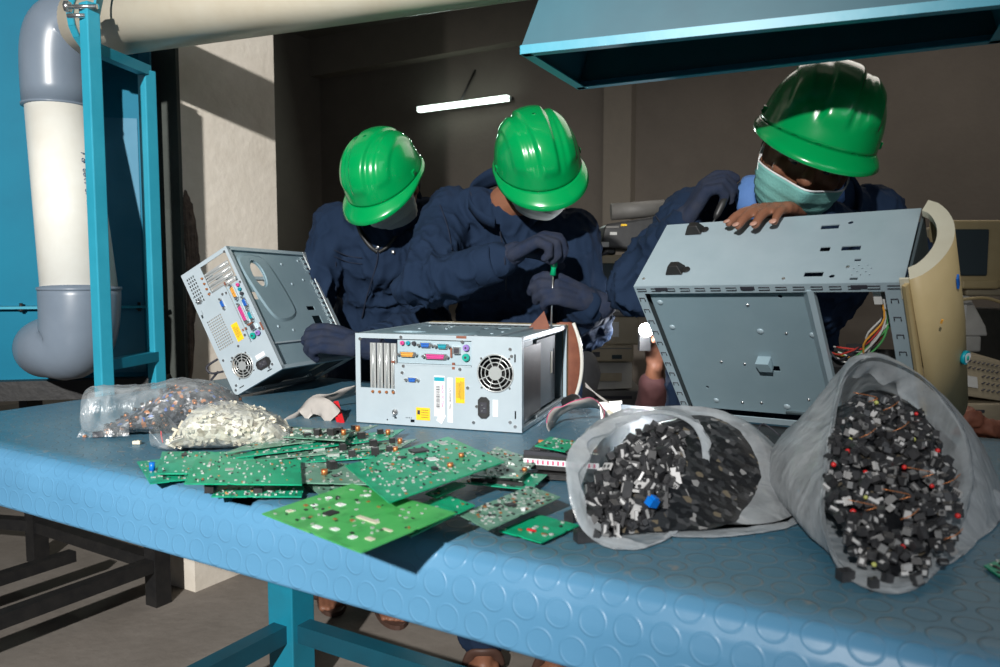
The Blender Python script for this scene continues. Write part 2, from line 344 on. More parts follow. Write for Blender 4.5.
# ================================================================ room
def struct(o): o['kind'] = 'structure'; return o
N_BACK = 7.0; U_LEFT = -6.6; ZC = 3.75
struct(MB().add([(-9,-4,0),(14,-4,0),(14,14,0),(-9,14,0)], [(0,1,2,3)]).build('floor', 'floor'))
struct(MB().box((2.5,5,ZC+.05), (23,18,.1)).build('ceiling', 'ceil'))
RZ = math.atan2(UX.y, UX.x); RM = Matrix.Rotation(RZ, 3, 'Z')
def tbox(mb, u0, u1, n0, n1, z0, z1): return mb.box(TB((u0+u1)/2, (n0+n1)/2, (z0+z1)/2), (u1-u0, n1-n0, z1-z0), RM)
struct(tbox(MB(), U_LEFT-.1, 9, N_BACK, N_BACK+.12, 0, ZC).build('wall_back', 'wall'))
struct(tbox(MB(), U_LEFT-.12, U_LEFT, 1.4, N_BACK, 0, ZC).build('wall_left', 'wall'))
struct(tbox(MB(), U_LEFT, 9, N_BACK-.16, N_BACK, ZC-.42, ZC).build('trim_1', 'wall_lt'))
def at_back(px, N=None): # u coordinate on back wall seen at px
    r = ray(px, 272); t = (N or N_BACK)/(r.x*VX.x+r.y*VX.y); p = r*t; return p.x*UX.x+p.y*UX.y
struct(tbox(MB(), at_back(607), at_back(634), N_BACK-.12, N_BACK, 0, ZC-.42).build('trim_2', 'wall_lt'))
struct(tbox(MB(), U_LEFT, U_LEFT+.12, 5.5, 5.9, 0, ZC).build('trim_3', 'wall'))
# a thin line of conduit low on the left wall
# pillar
pc = V((-1.02, 2.537, 0))
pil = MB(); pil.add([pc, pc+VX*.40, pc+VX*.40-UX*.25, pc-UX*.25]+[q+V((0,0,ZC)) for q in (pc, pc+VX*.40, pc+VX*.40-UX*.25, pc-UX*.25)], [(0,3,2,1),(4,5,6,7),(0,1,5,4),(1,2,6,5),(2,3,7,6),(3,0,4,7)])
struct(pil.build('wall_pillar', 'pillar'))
struct(MB().add([pc-VX*.012+V((0,0,.45)), pc-UX*.24-VX*.012+V((0,0,.45)), pc-UX*.24+VX*.02+V((0,0,.45)), pc+VX*.0+V((0,0,.45))]+[q+V((0,0,ZC-.45)) for q in (pc-VX*.012+V((0,0,.45)), pc-UX*.24-VX*.012+V((0,0,.45)), pc-UX*.24+VX*.02+V((0,0,.45)), pc+V((0,0,.45)))], [(0,1,5,4),(1,2,6,5),(3,0,4,7),(4,5,6,7),(0,3,2,1),(2,3,7,6)]).build('pillar_shade_strip', 'pillar_dark'))  # added strip: shadow on the pillar's front face put in as dark colour
# crumbled plaster patches on the pillar corner (irregular, a few mm proud)
def patch(outline, name, z):  # outline in (distance along VX, height)
    mb = MB(); n = len(outline); g = []
    c0 = V((sum(a for a,b in outline)/n, sum(b for a,b in outline)/n, 0))
    pts = catmull([V((a,b,0)) for a,b in outline], n*6, True); base = []; mid = []
    for q in pts:
        j = .006*noise.noise(q*60); base.append(pc + VX*(q.x+j) + V((0,0,q.y+j)) + UX*.0005)
        qq = c0.lerp(q, .8); mid.append(pc+VX*qq.x+V((0,0,qq.y))+UX*(.007+.004*noise.noise(q*40)))
    N = len(pts); mb.add(base+mid+[pc+VX*c0.x+V((0,0,c0.y))+UX*.006], [(i,(i+1)%N,N+(i+1)%N,N+i) for i in range(N)]+[(N+i,N+(i+1)%N,2*N) for i in range(N)])
    return struct(mb.build(name, 'crumble'))
patch([(.0,1.32),(.03,1.30),(.05,1.2),(.055,1.08),(.03,1.0),(.035,.93),(.015,.86),(.02,.78),(0,.7),(0,.9),(0,1.1)], 'trim_5', 0)
patch([(.03,.40),(.12,.42),(.17,.30),(.14,.20),(.07,.12),(.05,.22),(.02,.3)], 'trim_6', 0)
# tube light on the back wall
ua, ub = at_back(420, N_BACK-.2), at_back(508, N_BACK-.2); zt = P(463, 104, (UX*at_back(463, N_BACK-.2)+VX*(N_BACK-.2)).y).z
tl = thing('tube_light', 'glowing white fluorescent tube on the far wall', 'light', TB((ua+ub)/2, N_BACK-.2, zt))
localise(tl, MB().bar(TB(ua, N_BACK-.2, zt), TB(ub, N_BACK-.2, zt), .05, .05).build('tube', 'tubelight'))
localise(tl, MB().bar(TB(ua-.03, N_BACK-.16, zt+.0), TB(ub+.03, N_BACK-.16, zt+.0), .05, .03).build('batten', 'blacksteel'))
localise(tl, MB().cyl(TB((ua+ub)/2-.05, N_BACK-.18, zt), TB((ua+ub)/2+.1, N_BACK-.1, zt+.35), .012, n=6).build('hanger', 'blacksteel'))
# lights
def area(loc, tgt, size, power, col=(1,1,1), name='lamp', sy=None):
    l = bpy.data.lights.new(name, 'AREA'); l.energy = power; l.size = size; l.color = col
    if sy: l.shape = 'RECTANGLE'; l.size_y = sy
    o = bpy.data.objects.new(name, l); C.objects.link(o); o.location = loc
    o.rotation_euler = (V(tgt)-V(loc)).to_track_quat('-Z', 'Y').to_euler(); return o
KEY = V((-1.05,-2.2,2.45))
kl = bpy.data.lights.new('flash_head', 'SPOT'); kl.energy = 1350; kl.spot_size = math.radians(56); kl.spot_blend = 1.0; kl.shadow_soft_size = .05; kl.color = (1,.98,.95)
ko = bpy.data.objects.new('flash_head', kl); C.objects.link(ko); ko.location = KEY; ko.rotation_euler = (V((-.78,2.0,1.05))-KEY).to_track_quat('-Z','Y').to_euler()
area(TB((ua+ub)/2, N_BACK-.35, zt), TB((ua+ub)/2, 0, zt-1.5), 1.1, 22, (.85,1,.93), 'tube_glow_lamp', .1)
area((2.0,4.2,3.4), (2.0,4.2,0), 2.6, 38, (1,.93,.84), 'room_fill')
area((1.6,-1.2,2.4), (.4,1.5,.7), 1.6, 14, (.85,.93,1), 'front_fill')
w = bpy.data.worlds.new('World'); bpy.context.scene.world = w; w.use_nodes = True
w.node_tree.nodes['Background'].inputs[0].default_value = (.55,.62,.75,1); w.node_tree.nodes['Background'].inputs[1].default_value = .13
sc = bpy.context.scene; sc.cycles.transparent_max_bounces = 40; sc.cycles.max_bounces = 8; sc.view_settings.view_transform = 'Standard'; sc.view_settings.look = 'None'; sc.view_settings.exposure = 0
# ================================================================ left: blue cabinet on a black bench
pa, pb = V((-1.11,2.50,0)), V((-1.95,2.33,0)); pd = (pb-pa).normalized(); pn = V((pd.y,-pd.x,0)); 
if pn.y < 0: pn = -pn
Z = lambda z: V((0,0,z))
cab = thing('extraction_cabinet', 'large bright blue sheet metal cabinet at the left wall with bolted seam', 'cabinet', pa+Z(.74))
def q4(a, b, z0, z1, t): return MB().prism([a+Z(z0), b+Z(z0), b+Z(z1), a+Z(z1)], pn*.05)
localise(cab, q4(pa, pb, .965, 3.3, .45).build('upper_body', 'cyan'))
localise(cab, q4(pa+pd*.0, pb, .735, .955, .45).build('lower_body', 'cyan'))
localise(cab, MB().bar(pa-pn*.012+Z(.96)-pd*.03, pb-pn*.012+Z(.96), .03, .008).build('seam_flange', 'frame_cyan'))
localise(cab, MB().bar(pa+Z(.735)-pn*.006, pa+Z(3.2)-pn*.006, .035, .012, up=(0,1,0)).build('corner_strip', 'cyan_glow'))
localise(cab, MB().prism([pa-pn*.002+Z(.75)+pd*.03, pa-pn*.002+Z(.75)+pd*.19, pa-pn*.002+Z(1.55)+pd*.17, pa-pn*.002+Z(1.55)+pd*.03], pn*.001).build('glow_patch', 'cyan_glow'))  # added thin patch: glow on the cabinet put in as lighter blue
for i, t in enumerate((.04,.14,.24,.38,.5)):
    q = pa+pd*t-pn*.016+Z(.96); b_ = MB().cyl(q+Z(-.014), q+Z(.014), .005, n=6).cyl(q+Z(-.009), q+Z(-.005), .010, n=6); localise(cab, b_.build('bolt', 'blacksteel'))
bench = thing('steel_support_frame', 'black steel frame bench standing beneath the blue cabinet', 'bench', (-1.3,2.4,0))
c0 = V((-1.105,2.45,0)); c1 = V((-1.72,2.83,0)); c2 = c0-VX*.95
for q in (c0, c1): localise(bench, MB().bar(q, q+Z(.68), .055, .055, up=tuple(VX)).build('leg', 'blacksteel'))
localise(bench, MB().bar(c0+Z(.135), c2+Z(.135), .045, .04).build('rail', 'blacksteel'))
localise(bench, MB().bar(c0+Z(.135), c1+Z(.135), .045, .04).build('rail', 'blacksteel'))
localise(bench, MB().bar(c1+Z(.135), c1-VX*.2-UX*.6+Z(.135), .045, .04).build('rail', 'blacksteel'))
localise(bench, MB().bar(c0-VX*.1-UX*.3+Z(.135), c0-UX*.3-VX*.9+Z(.135), .04, .035).build('rail', 'blacksteel'))
localise(bench, MB().prism([pa-pn*.05-pd*.03+Z(.675), pb-pn*.05+Z(.675), pb+pn*.07+Z(.675), pa+pn*.07-pd*.03+Z(.675)], (0,0,.06)).build('top_frame', 'blacksteel'))
# ================================================================ extraction duct
PR = .089
duct = thing('ventilation_pipe', 'fat cream and grey plastic extraction pipe bending down the blue cabinet', 'pipe', P(80,330,2.2))
E0 = P(80, 27, 2.28); dirp = V((.93,-.37,0)).normalized()
VT = P(58, 100, 2.28); VB = P(80, 292, 2.20)
localise(duct, MB().tube([E0, E0+dirp*2.3], PR, 40).build('horizontal_pipe', 'pvc'))
localise(duct, MB().tube([VT, VB], PR, 40, rs=[.086,.098]).build('vertical_pipe', 'pvcw'))
def bez(a, b, c, d, n=16): return [a*(1-t)**3+b*3*t*(1-t)**2+c*3*t*t*(1-t)+d*t**3 for t in [i/(n-1) for i in range(n)]]
cor = V((VT.x-.004, VT.y+.0, E0.z))
e1 = [VT+V((0,0,-.0)), ] + bez(VT+Z(.03), VT+Z(.03)+(cor-VT)*.62, cor+dirp*.0+(E0-cor)*.1+Z(.004), E0-dirp*.01, 18)
rr = [.089]+[.093]*18
localise(duct, MB().tube([VT-Z(.02)]+e1[1:], 0, 40, rs=[.092]+[.093]*18).build('upper_elbow', 'grey_pvc'))
LB = P(82, 335, 2.16)
e2 = bez(VB+Z(.012), P(81,325,2.19), P(80,352,2.19), P(60,347,2.2), 12)+[P(52,347,2.215), P(47,348,2.26), P(46,348,2.31)]
localise(duct, MB().tube(e2, 0, 40, rs=[.105,.105,.104,.103,.102,.101,.100,.099,.097,.095,.093,.091]+[.088,.086,.086]).build('lower_elbow', 'grey_pvc'))
localise(duct, MB().tube([VT-Z(.022), VT-Z(.016)], .0945, 40).build('joint_collar', 'grey_pvc'))
localise(duct, MB().tube([VB+Z(.014), VB+Z(.006)], .1075, 40).build('joint_collar', 'grey_pvc'))
# printing and holes wrapped on the pipes
def on_cyl(mesh_o, o, axis, r, ang, up):
    side = axis.cross(up)
    for v in mesh_o.data.vertices:
        a = ang + v.co.y/r; v.co = o + axis*v.co.x + (up*math.sin(a) - side*math.cos(a))*(-1 if False else 1)*(r+.0006+abs(v.co.z))
up = Z(1)
tx = text('ASTRAKAM  uPVC PRESSURE PIPE  160 mm', .030, 'pblue', duct, Matrix.Identity(4), name='printed_lettering', align='LEFT')
tx.parent = None; on_cyl(tx, E0+dirp*.10, dirp, PR, -.62, up); localise(duct, tx)
tx = text('uPVC  PIPE  160 mm  IS 4985  B 1', .026, 'pblue', duct, Matrix.Identity(4), name='printed_lettering', align='LEFT'); tx.parent = None
ax = (VT-VB).normalized(); on_cyl(tx, VB+ax*.03, ax, .096, 1.0, V((1,0,0)))
for v in tx.data.vertices: pass
localise(duct, tx)
def cyl_patch(o, axis, r, a0, a1, l0, l1, m, name, skew=0):
    side = axis.cross(up); g = []; fs = []
    for i in range(7):
        a = a0+(a1-a0)*i/6
        for l in (l0+skew*i/6, l1+skew*i/6): g.append(o+axis*l+(up*math.sin(a)-side*math.cos(a))*(r+.0012))
    return localise(duct, MB().add(g, [(2*i,2*i+1,2*i+3,2*i+2) for i in range(6)]).build(name, m))
cyl_patch(E0, dirp, PR, -.62, -.25, .345, .40, 'black', 'tape_patch', .03)
for i in range(26):   # little scuffs and holes
    l = R.uniform(.08,1.3); a = R.uniform(-.8,1.1); s = R.uniform(.002,.006)
    if i < 9: cyl_patch(E0, dirp, PR, a, a+s*6, l, l+s, ('pblue','crumble','ink')[i%3], 'scuff')
# bracket stand
PA = P(97, 200, 2.04); PB = P(151, 200, 2.27)
st = thing('pipe_stand', 'light blue square tube stand clamping the extraction pipe', 'stand', (PA.x,PA.y,.7))
for q, h in ((PA,1.75),(PB,1.64)):
    o = MB().bar((q.x,q.y,.66), (q.x,q.y,h), .036, .036, up=tuple(VX)).build('post', 'frame_cyan'); bevel(o, .003); localise(st, o)
def lvl(z): return V((PA.x,PA.y,z)), V((PB.x,PB.y,z))
for z, m_ in ((1.64,'frame_cyan'),(.825,'leg_blue')):
    a, b = lvl(z); localise(st, MB().bar(a, b, .03, .028).build('cross_bar', m_))
a, b = lvl(1.655)
localise(st, MB().bar(a+Z(.0), (a.x+.04,a.y+.04,1.92), .006, .03, up=(0,1,0)).build('strap', 'frame_cyan'))
cl = [E0+dirp*.075+(up*math.sin(t)-dirp.cross(up)*math.cos(t))*(PR+.006) for t in [i/20*2*math.pi for i in range(21)]]
mb = MB(); 
for i in range(20): mb.bar(cl[i], cl[i+1], .004, .022, up=tuple((cl[i]-E0-dirp*.075).normalized().cross((cl[i+1]-cl[i]).normalized())))
localise(st, mb.build('clamp_ring', 'frame_cyan'))
q = PA.copy(); q.z = 1.735; localise(st, MB().cyl(q+V((-.045,-.02,0)), q+V((.03,-.02,0)), .006, n=8).cyl(q+V((-.05,-.02,0)), q+V((-.038,-.02,0)), .014, n=6).cyl(q+V((-.045,-.02,-.022)), q+V((.0,-.02,-.022)), .006, n=8).build('clamp_bolt', 'chrome'))
# ================================================================ hood
ZH = CAM_Z+.36
hb = [T(521,50,ZH), T(1000,1,ZH)+UX*.03, T(978,41,ZH)+UX*.03, T(579,86,ZH)]
hc = sum(hb, V((0,0,0)))/4; ht = [hc+(q-hc)*.72+Z(.28) for q in hb]
hood = thing('fume_hood', 'teal blue sheet metal fume hood hanging above the bench', 'hood', hc)
o = MB().add(hb+ht, [(0,1,5,4),(1,2,6,5),(2,3,7,6),(3,0,4,7)]).build('canopy', 'hood'); md = o.modifiers.new('s','SOLIDIFY'); md.thickness = .003; md.offset = 0; localise(hood, o)
mb = MB()
for i in range(4):
    a, b = hb[i], hb[(i+1)%4]; mb.bar(a, b, .004, .014); ins = (hc-(a+b)/2).normalized()
    mb.bar(a+ins*.008-Z(.006), b+ins*.008-Z(.006), .016, .002)
localise(hood, mb.build('rim', 'frame_cyan'))
localise(hood, MB().add(ht+[], [(0,1,2,3)]).build('top_plate', 'hood'))
localise(hood, MB().cyl((hc.x,hc.y,ZH+.27), (hc.x,hc.y,ZC), .10, n=32).build('exhaust_duct', 'hood'))
# ================================================================ workbench
UL, UR, NF, NB, ZT = -1.90, 1.25, .727, 1.76, .75
wb = thing('workbench', 'long workbench covered by blue rubber matting with raised round studs', 'workbench', TB(-.4,1.2,0))
prof = [(NF-.004,ZT-.098,0.0),(NF-.002,ZT-.08,.018),(NF,ZT-.05,.048),(NF+.004,ZT-.030,.068),(NF+.012,ZT-.014,.086),(NF+.024,ZT-.004,.102),(NF+.045,ZT,.124),(NF+.10,ZT,.179),(NB,ZT,NB-NF+.08)]
pr2 = []
for i in range(len(prof)-1):
    a, b = prof[i], prof[i+1]; k = 5 if i < 7 else 24
    for j in range(k): t = j/k; pr2.append(tuple(a[q]+(b[q]-a[q])*t for q in range(3)))
pr2.append(prof[-1])
nu = 560; vs = []; uvs = []
# the torn, pushed-down notch under the front board and small rips
def UF(px, py):
    r = ray(px, py); t = NF/(r.x*VX.x+r.y*VX.y); p = V((0,0,CAM_Z))+r*t; return p.x*UX.x+p.y*UX.y
u_tip, u_tl, u_h0, u_h1, u_rip = UF(389,572)-.035, UF(340,560)-.035, UF(219,515), UF(241,520), UF(212,512)
for i in range(nu+1):
    u = UL+(UR-UL)*i/nu
    for (n_, z_, s_) in pr2:
        wob = .004*noise.noise(V((u*3.1, s_*6, 1.7))) + .003*noise.noise(V((u*9, s_*9, 4.2)))
        k = max(0, 1-abs(s_-.07)/.10); 
        p = TB(u, n_ - wob*k*1.3, z_ + (wob*.8*k if s_ < .2 else .0))
        p.z += .008*math.exp(-((u-u_tip+.0)/.05)**2)*math.exp(-((s_-.10)/.05)**2)
        vs.append(p); uvs.append((u, s_))
np_ = len(pr2); fs = []
for i in range(nu):
    u = UL+(UR-UL)*(i+.5)/nu
    for j in range(np_-1):
        s_ = (pr2[j][2]+pr2[j+1][2])/2
        if u_h0 < u < u_h1 and .095 < s_ < .120 + .004*math.sin(u*300): continue       # cut-out hole
        if abs(u-u_rip) < .008 and .104 < s_ < .110: continue
        if u_tl-.03 < u < u_tip and .062+(u_tip-u)*.62 < s_ < .150: continue                     # tear
        fs.append((i*np_+j, (i+1)*np_+j, (i+1)*np_+j+1, i*np_+j+1))
me = bpy.data.meshes.new('rubber_mat'); me.from_pydata([tuple(v) for v in vs], [], fs); uvl = me.uv_layers.new(name='UVMap')
for l in me.loops: uvl.data[l.index].uv = uvs[l.vertex_index]
for p in me.polygons: p.use_smooth = True
me.materials.append(M['studs']); o = bpy.data.objects.new('rubber_mat', me); C.objects.link(o); md = o.modifiers.new('s','SOLIDIFY'); md.thickness = .003; md.offset = -1
localise(wb, o); o['label'] = 'blue studded rubber mat'
localise(wb, tbox(MB(), UL+.002, UR-.01, NF+.05, NB-.005, ZT-.05, ZT-.006).build('board_top', 'blacksteel'))
mb = tbox(MB(), UL+.005, UR-.01, NF+.012, NF+.045, ZT-.085, ZT-.03); localise(wb, mb.build('front_rail', 'leg_blue'))
LN, LU = 1.37, -1.42; ZR = .200
for (u_, n_) in ((LU,LN),(.9,LN)):
    o = tbox(MB(), u_-.042, u_+.042, n_-.038, n_+.038, 0, ZT-.05).build('leg', 'leg_blue'); bevel(o, .003); localise(wb, o)
localise(wb, tbox(MB(), LU+.034, .9, LN-.022, LN+.022, ZR-.045, ZR).build('stretcher', 'rail_shaded'))
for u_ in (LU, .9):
    localise(wb, tbox(MB(), u_-.022, u_+.022, .86, LN-.03, ZR-.045, ZR).build('stretcher', 'rail_shaded'))
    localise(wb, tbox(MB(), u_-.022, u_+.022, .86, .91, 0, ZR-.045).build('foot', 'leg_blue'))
# ================================================================ computer cases
M['cage'] = mat('drive_cage_metal', (.10,.14,.16), .6, 0, (.075,.11,.13), 9, .3)
M['endrail'] = mat('end_rail_metal', (.22,.26,.28), .55)
def vga(parent, c, w, h, m, y=-.004, name='port', rot=None):
    """D shaped connector on a rear panel: c=(x,z)"""
    mb = MB(); x, z = c
    pts = lambda s: [V((x-w/2*s, y, z+h/2*s)), V((x+w/2*s, y, z+h/2*s)), V((x+w/2*s-h*.22, y, z-h/2*s)), V((x-w/2*s+h*.22, y, z-h/2*s))]
    mb.prism(pts(1.12), (0,.004,0)).m(1).prism([p-V((0,.002,0)) for p in pts(.9)], (0,.003,0)).m(2)
    n = max(4, int(w/.003))
    for i in range(n):
        for k in (-.22,.22): mb.box((x-w*.38+w*.76*i/(n-1), y-.0028, z+k*h), (.0011,.0011,.0011))
    mb.m(0)
    for s in (-1,1): mb.cyl((x+s*(w/2+.0045), y-.004, z), (x+s*(w/2+.0045), y+.004, z), .0030, n=6)
    return mb.build(name, ['chrome', m, 'ink'], parent)
def round_port(parent, c, r, m):
    x, z = c; mb = MB(); mb.cyl((x,.000,z), (x,-.005,z), r*1.25, n=16).m(1).cyl((x,-.005,z), (x,-.0062,z), r, n=16).m(2).cyl((x,-.0062,z), (x,-.0066,z), r*.45, n=8)
    return mb.build('port', [m, m, 'ink'], parent)
def screw(parent, x, z, y=-.0015, r=.0035):
    return MB().cyl((x,y+.002,z), (x,y-.0015,z), r, n=8).m(1).box((x,y-.0017,z), (r*1.4,.0004,.0008)).build('screw', ['chrome','ink'], parent)
def tower(mw, L, Wd, D, label, name='computer_case', stickers=True, lite=False):
    """local X: along the rear panel (slots -> PSU), Y: depth, Z: up to the mainboard tray at z=0"""
    t = thing(name, label, 'computer case', mw=mw); W = Wd
    sx = L/.38; sz = W/.19
    X = lambda f: f*sx; Zz = lambda f: -f*sz
    # rear panel with real openings
    o = MB().box((L/2, .0, -W/2), (L, .0022, W)).build('rear_panel', 'rear', t); 
    c = MB().box((X(.1410), 0, Zz(.0365)), (X(.259), .02, .053*sz))                      # port window + slots upper
    c.box((X(.0525), 0, Zz(.0625)), (X(.082), .021, .1045*sz))
    cut(o, c)
    FX, FZ, SX_, SZ_ = (.316,.1207,.341,.050) if lite else (.323,.073,.298,.1435)
    c = MB().cyl((X(FX),-.02,Zz(FZ)), (X(FX),.02,Zz(FZ)), .0385*sz, n=40)
    cut(o, c)
    c = MB()
    for i in range(9):
        for k in range(5):
            if stickers and lite: continue
    # hole grids
    if lite:
        for i in range(8):
            for k in range(4): c.box((X(.022+.0105*i), 0, Zz(.150+.0085*k)), (.006,.02,.0045))
        for i in range(12):
            for k in range(8): c.box((X(.158+.0078*i), 0, Zz(.118+.0075*k)), (.0042,.02,.0042))
    c.box((X(.365),0,Zz(.042)), (.003,.02,.016)).box((X(.366),0,Zz(.155)), (.003,.02,.016)).box((X(.135),0,Zz(.180)), (.009,.02,.006))
    for i in range(4): c.box((X(.120+.004*i),0,Zz(.174)), (.002,.02,.002))
    c.box((X(.095),0,Zz(.176)), (.006,.02,.003)); c.cyl((X(.075),-.02,Zz(.181)),(X(.075),.02,Zz(.181)),.0018,n=8)
    cut(o, c)
    # folded rim round the panel
    mb = MB(); r_ = .004
    mb.box((L/2,.006,-.001),(L,.012,.002)).box((L/2,.006,-W+.001),(L,.012,.002)).box((.001,.006,-W/2),(.002,.012,W)).box((L-.001,.006,-W/2),(.002,.012,W)); mb.build('rear_rim', 'rear', t)
    # slot covers
    for i in range(4):
        x = X(.040+.0165*i); mb = MB(); mb.box((x,.004,Zz(.070)), (.0135*sx,.0014,.100*sz)).cyl((x,.003,Zz(.022)),(x,.003,Zz(.118)),.0022,n=8)
        mb.box((x+.001,.001,Zz(.121)), (.008,.004,.004)); s = mb.build('slot_cover', 'bracket', t); MB().cyl((x+.002,-.002,Zz(.122)), (x+.002,-.006,Zz(.122)), .0028, n=8).build('screw', 'copper', s)
    # I/O shield
    sh = MB().box((X(.1845),.003,Zz(.0360)), (.170*sx,.001,.048*sz)).build('port_shield', 'galv', t)
    for i, m_ in enumerate(('pink','teal','ink')): round_port(sh, (X(.113+.0135*i), Zz(.018)), .0034, m_)
    vga(sh, (X(.167), Zz(.021)), .021, .009, 'portb'); vga(sh, (X(.206), Zz(.0225)), .021, .009, 'teal')
    vga(sh, (X(.125), Zz(.0415)), .031, .0095, 'porto'); vga(sh, (X(.190), Zz(.0440)), .044, .010, 'pink')
    MB().box((X(.2385),-.001,Zz(.030)), (.014,.010,.014)).m(1).box((X(.2385),-.0062,Zz(.030)), (.010,.001,.009)).build('network_port', ['chrome','ink'], sh)
    round_port(sh, (X(.259), Zz(.024)), .0052, 'portp'); round_port(sh, (X(.2585), Zz(.0435)), .0062, 'portg')
    mb = MB(); mb.box((X(.1845),-.0005,Zz(.0620)),(.17*sx,.003,.003)); mb.build('shield_lip', 'rear', t)
    # serial port low left
    vga(t, (X(.136), Zz(.094)), .018, .0085, 'portb')
    # stickers
    if stickers:
        mb = MB().box((X(.198),-.0016,Zz(.125)), (.024*sx,.0006,.084*sz)); s = mb.build('barcode_sticker', 'white', t); s['label'] = 'white sticker with barcode'
        q = MB(); z0 = .104
        for i in range(22):
            h = R.choice((.0007,.0012,.0018)); q.box((X(.195),-.0021,Zz(z0)), (.008,.0003,h)); z0 += h/sz+.0011
        q.build('barcode', 'ink', s)
        MB().box((X(.198),-.0020,Zz(.090)), (.023*sx,.0004,.008)).build('green_band', 'teal', s)
        MB().box((X(.202),-.0021,Zz(.170)), (.014,.0006,.020), Matrix.Rotation(.5,3,'Y')).build('torn_label', 'white', s)
        text('MADE  PC 7206', .007, 'pink', s, Matrix.Translation((X(.205),-.0021,Zz(.124))) @ Matrix.Rotation(math.pi/2,4,'Y') @ Matrix.Rotation(math.pi/2,4,'X') @ Matrix.Rotation(0,4,'Z'))
        s = MB().box((X(.2225),-.0016,Zz(.132)), (.012*sx,.0006,.092*sz)).build('serial_sticker', 'white', t)
        text('CN 0K8980 70821', .0062, 'ink', s, Matrix.Translation((X(.2225),-.0021,Zz(.130))) @ Matrix.Rotation(math.pi/2,4,'Y') @ Matrix.Rotation(math.pi/2,4,'X'))
        s = MB().box((X(.245),-.0016,Zz(.111)), (.020*sx,.0006,.052*sz)).build('warning_sticker', 'yellow', t); s['label'] = 'upright yellow sticker'
        q = MB()
        for i in range(6): q.box((X(.238+.0028*i),-.0021,Zz(.111)), (.0009,.0003,.040*sz-R.random()*.01))
        q.build('print_lines', 'ink', s)
        s = MB().box((X(.160),-.0016,Zz(.164)), (.032*sx,.0006,.026*sz)).build('warning_sticker', 'yellow', t); s['label'] = 'small square yellow sticker'
        q = MB()
        for i in range(4): q.box((X(.164),-.0021,Zz(.156+.005*i)), (.016,.0003,.0009))
        q.box((X(.150),-.0021,Zz(.161)),(.006,.0003,.009)).build('print_lines', 'ink', s)
    else:
        s = MB().box((X(.226),-.0016,Zz(.088)), (.052*sx,.0006,.024*sz)).build('warning_sticker', 'yellow', t); s['label'] = 'yellow sticker'
        q = MB()
        for i in range(4): q.box((X(.226),-.0021,Zz(.082+.004*i)), (.036*sx-R.random()*.01,.0003,.0008))
        q.build('print_lines', 'ink', s)
    # PSU: fan ring, socket, box
    fx, fz, fr = X(FX), Zz(FZ), .0385*sz
    mb = MB()
    for k, rr_ in enumerate((.97,.78,.56)): mb.tube([V((fx+fr*rr_*math.cos(a), -.002, fz+fr*rr_*math.sin(a))) for a in [i/32*2*math.pi for i in range(33)]], .0012*(1.4 if k==0 else 1), 6, False)
    for k in range(8): a = math.pi/8+k*math.pi/4; mb.bar((fx+fr*.3*math.cos(a),-.002,fz+fr*.3*math.sin(a)), (fx+fr*math.cos(a),-.002,fz+fr*math.sin(a)), .0022,.002)
    mb.cyl((fx,-.0015,fz),(fx,-.004,fz), fr*.36, n=24); mb.build('fan_grille', 'bracket', t)
    for k in range(4): a = k*math.pi/2+.8; screw(t, fx+fr*1.08*math.cos(a), fz+fr*1.08*math.sin(a), -.001, .0025)
    fan = MB().cyl((fx,.006,fz),(fx,.02,fz), fr*.42, n=20)
    for k in range(7):
        a = k*2*math.pi/7; d = V((math.cos(a),0,math.sin(a))); e = V((-math.sin(a),0,math.cos(a)))
        fan.add([V((fx,.006,fz))+d*fr*.4, V((fx,.006,fz))+d*fr*.95+e*.004, V((fx,.018,fz))+d*fr*.95+e*.018, V((fx,.018,fz))+d*fr*.4+e*.010], [(0,1,2,3)])
    fan.build('fan', 'black', t)
    sx0, sz0 = X(SX_), Zz(SZ_)
    sk = MB().prism([V((sx0+a, -.001, sz0+b)) for a, b in ((-.012,.0155),(-.006,.0215),(.005,.0215),(.012,.0145),(.012,-.0145),(.005,-.0215),(-.006,-.0215),(-.012,-.0155))], (0,-.004,0)).build('power_socket', 'black', t)
    MB().box((sx0,-.0054,sz0), (.014,.001,.022)).build('socket_recess', 'ink', sk)
    for dz in (-.006,0,.006): MB().box((sx0+(.003 if dz==0 else -.002),-.0066,sz0+dz), (.004,.004,.0015)).build('pin', 'chrome', sk)
    MB().box((sx0+(.024 if not lite else -.022),-.0014,sz0), (.011,.0008,.034*sz)).build('voltage_label', 'white', t)
    psu = MB().box((X(.320),.105,Zz(.100)), (.10*sx,.14,.150*sz)).build('power_supply', 'black', t)
    for (x, z) in ((.012,.012),(.11,.006),(.25,.012),(.262,.025),(.355,.024),(.358,.038),(.09,.12),(.245,.068),(.275,.175),(.366,.178),(.355,.17),(.112,.080),(.095,.165),(.282,.142),(.262,.105),(.115,.066)): screw(t, X(x), Zz(z))
    MB().cyl((X(.095),-.002,Zz(.163)), (X(.095),-.006,Zz(.163)), .006, n=10).cyl((X(.095),-.006,Zz(.158)), (X(.095),-.011,Zz(.172)), .002, n=6).build('lock_loop', 'chrome', t)
    for (x, z, w_, h_) in ((.248,.003,.022,.005),(.230,.062,.006,.014),(.09,.058,.008,.005),(.225,.035,.004,.02)): MB().box((X(x),-.0013,Zz(z)), (w_,.0005,h_)).build('rust_spot', 'rust', t)
    # structural frame
    mb = MB()
    for x in (.005, L-.005):
        for z in (-.004, -W+.004): mb.box((x, D/2, z), (.010, D, .008))
    mb.box((L/2, D-.004, -.004), (L,.008,.008)).box((L/2, D-.004, -W+.004), (L,.008,.008)).box((.004, D-.004, -W/2), (.008,.008,W)).box((L-.004, D-.004, -W/2), (.008,.008,W))
    mb.build('frame', 'galv', t)
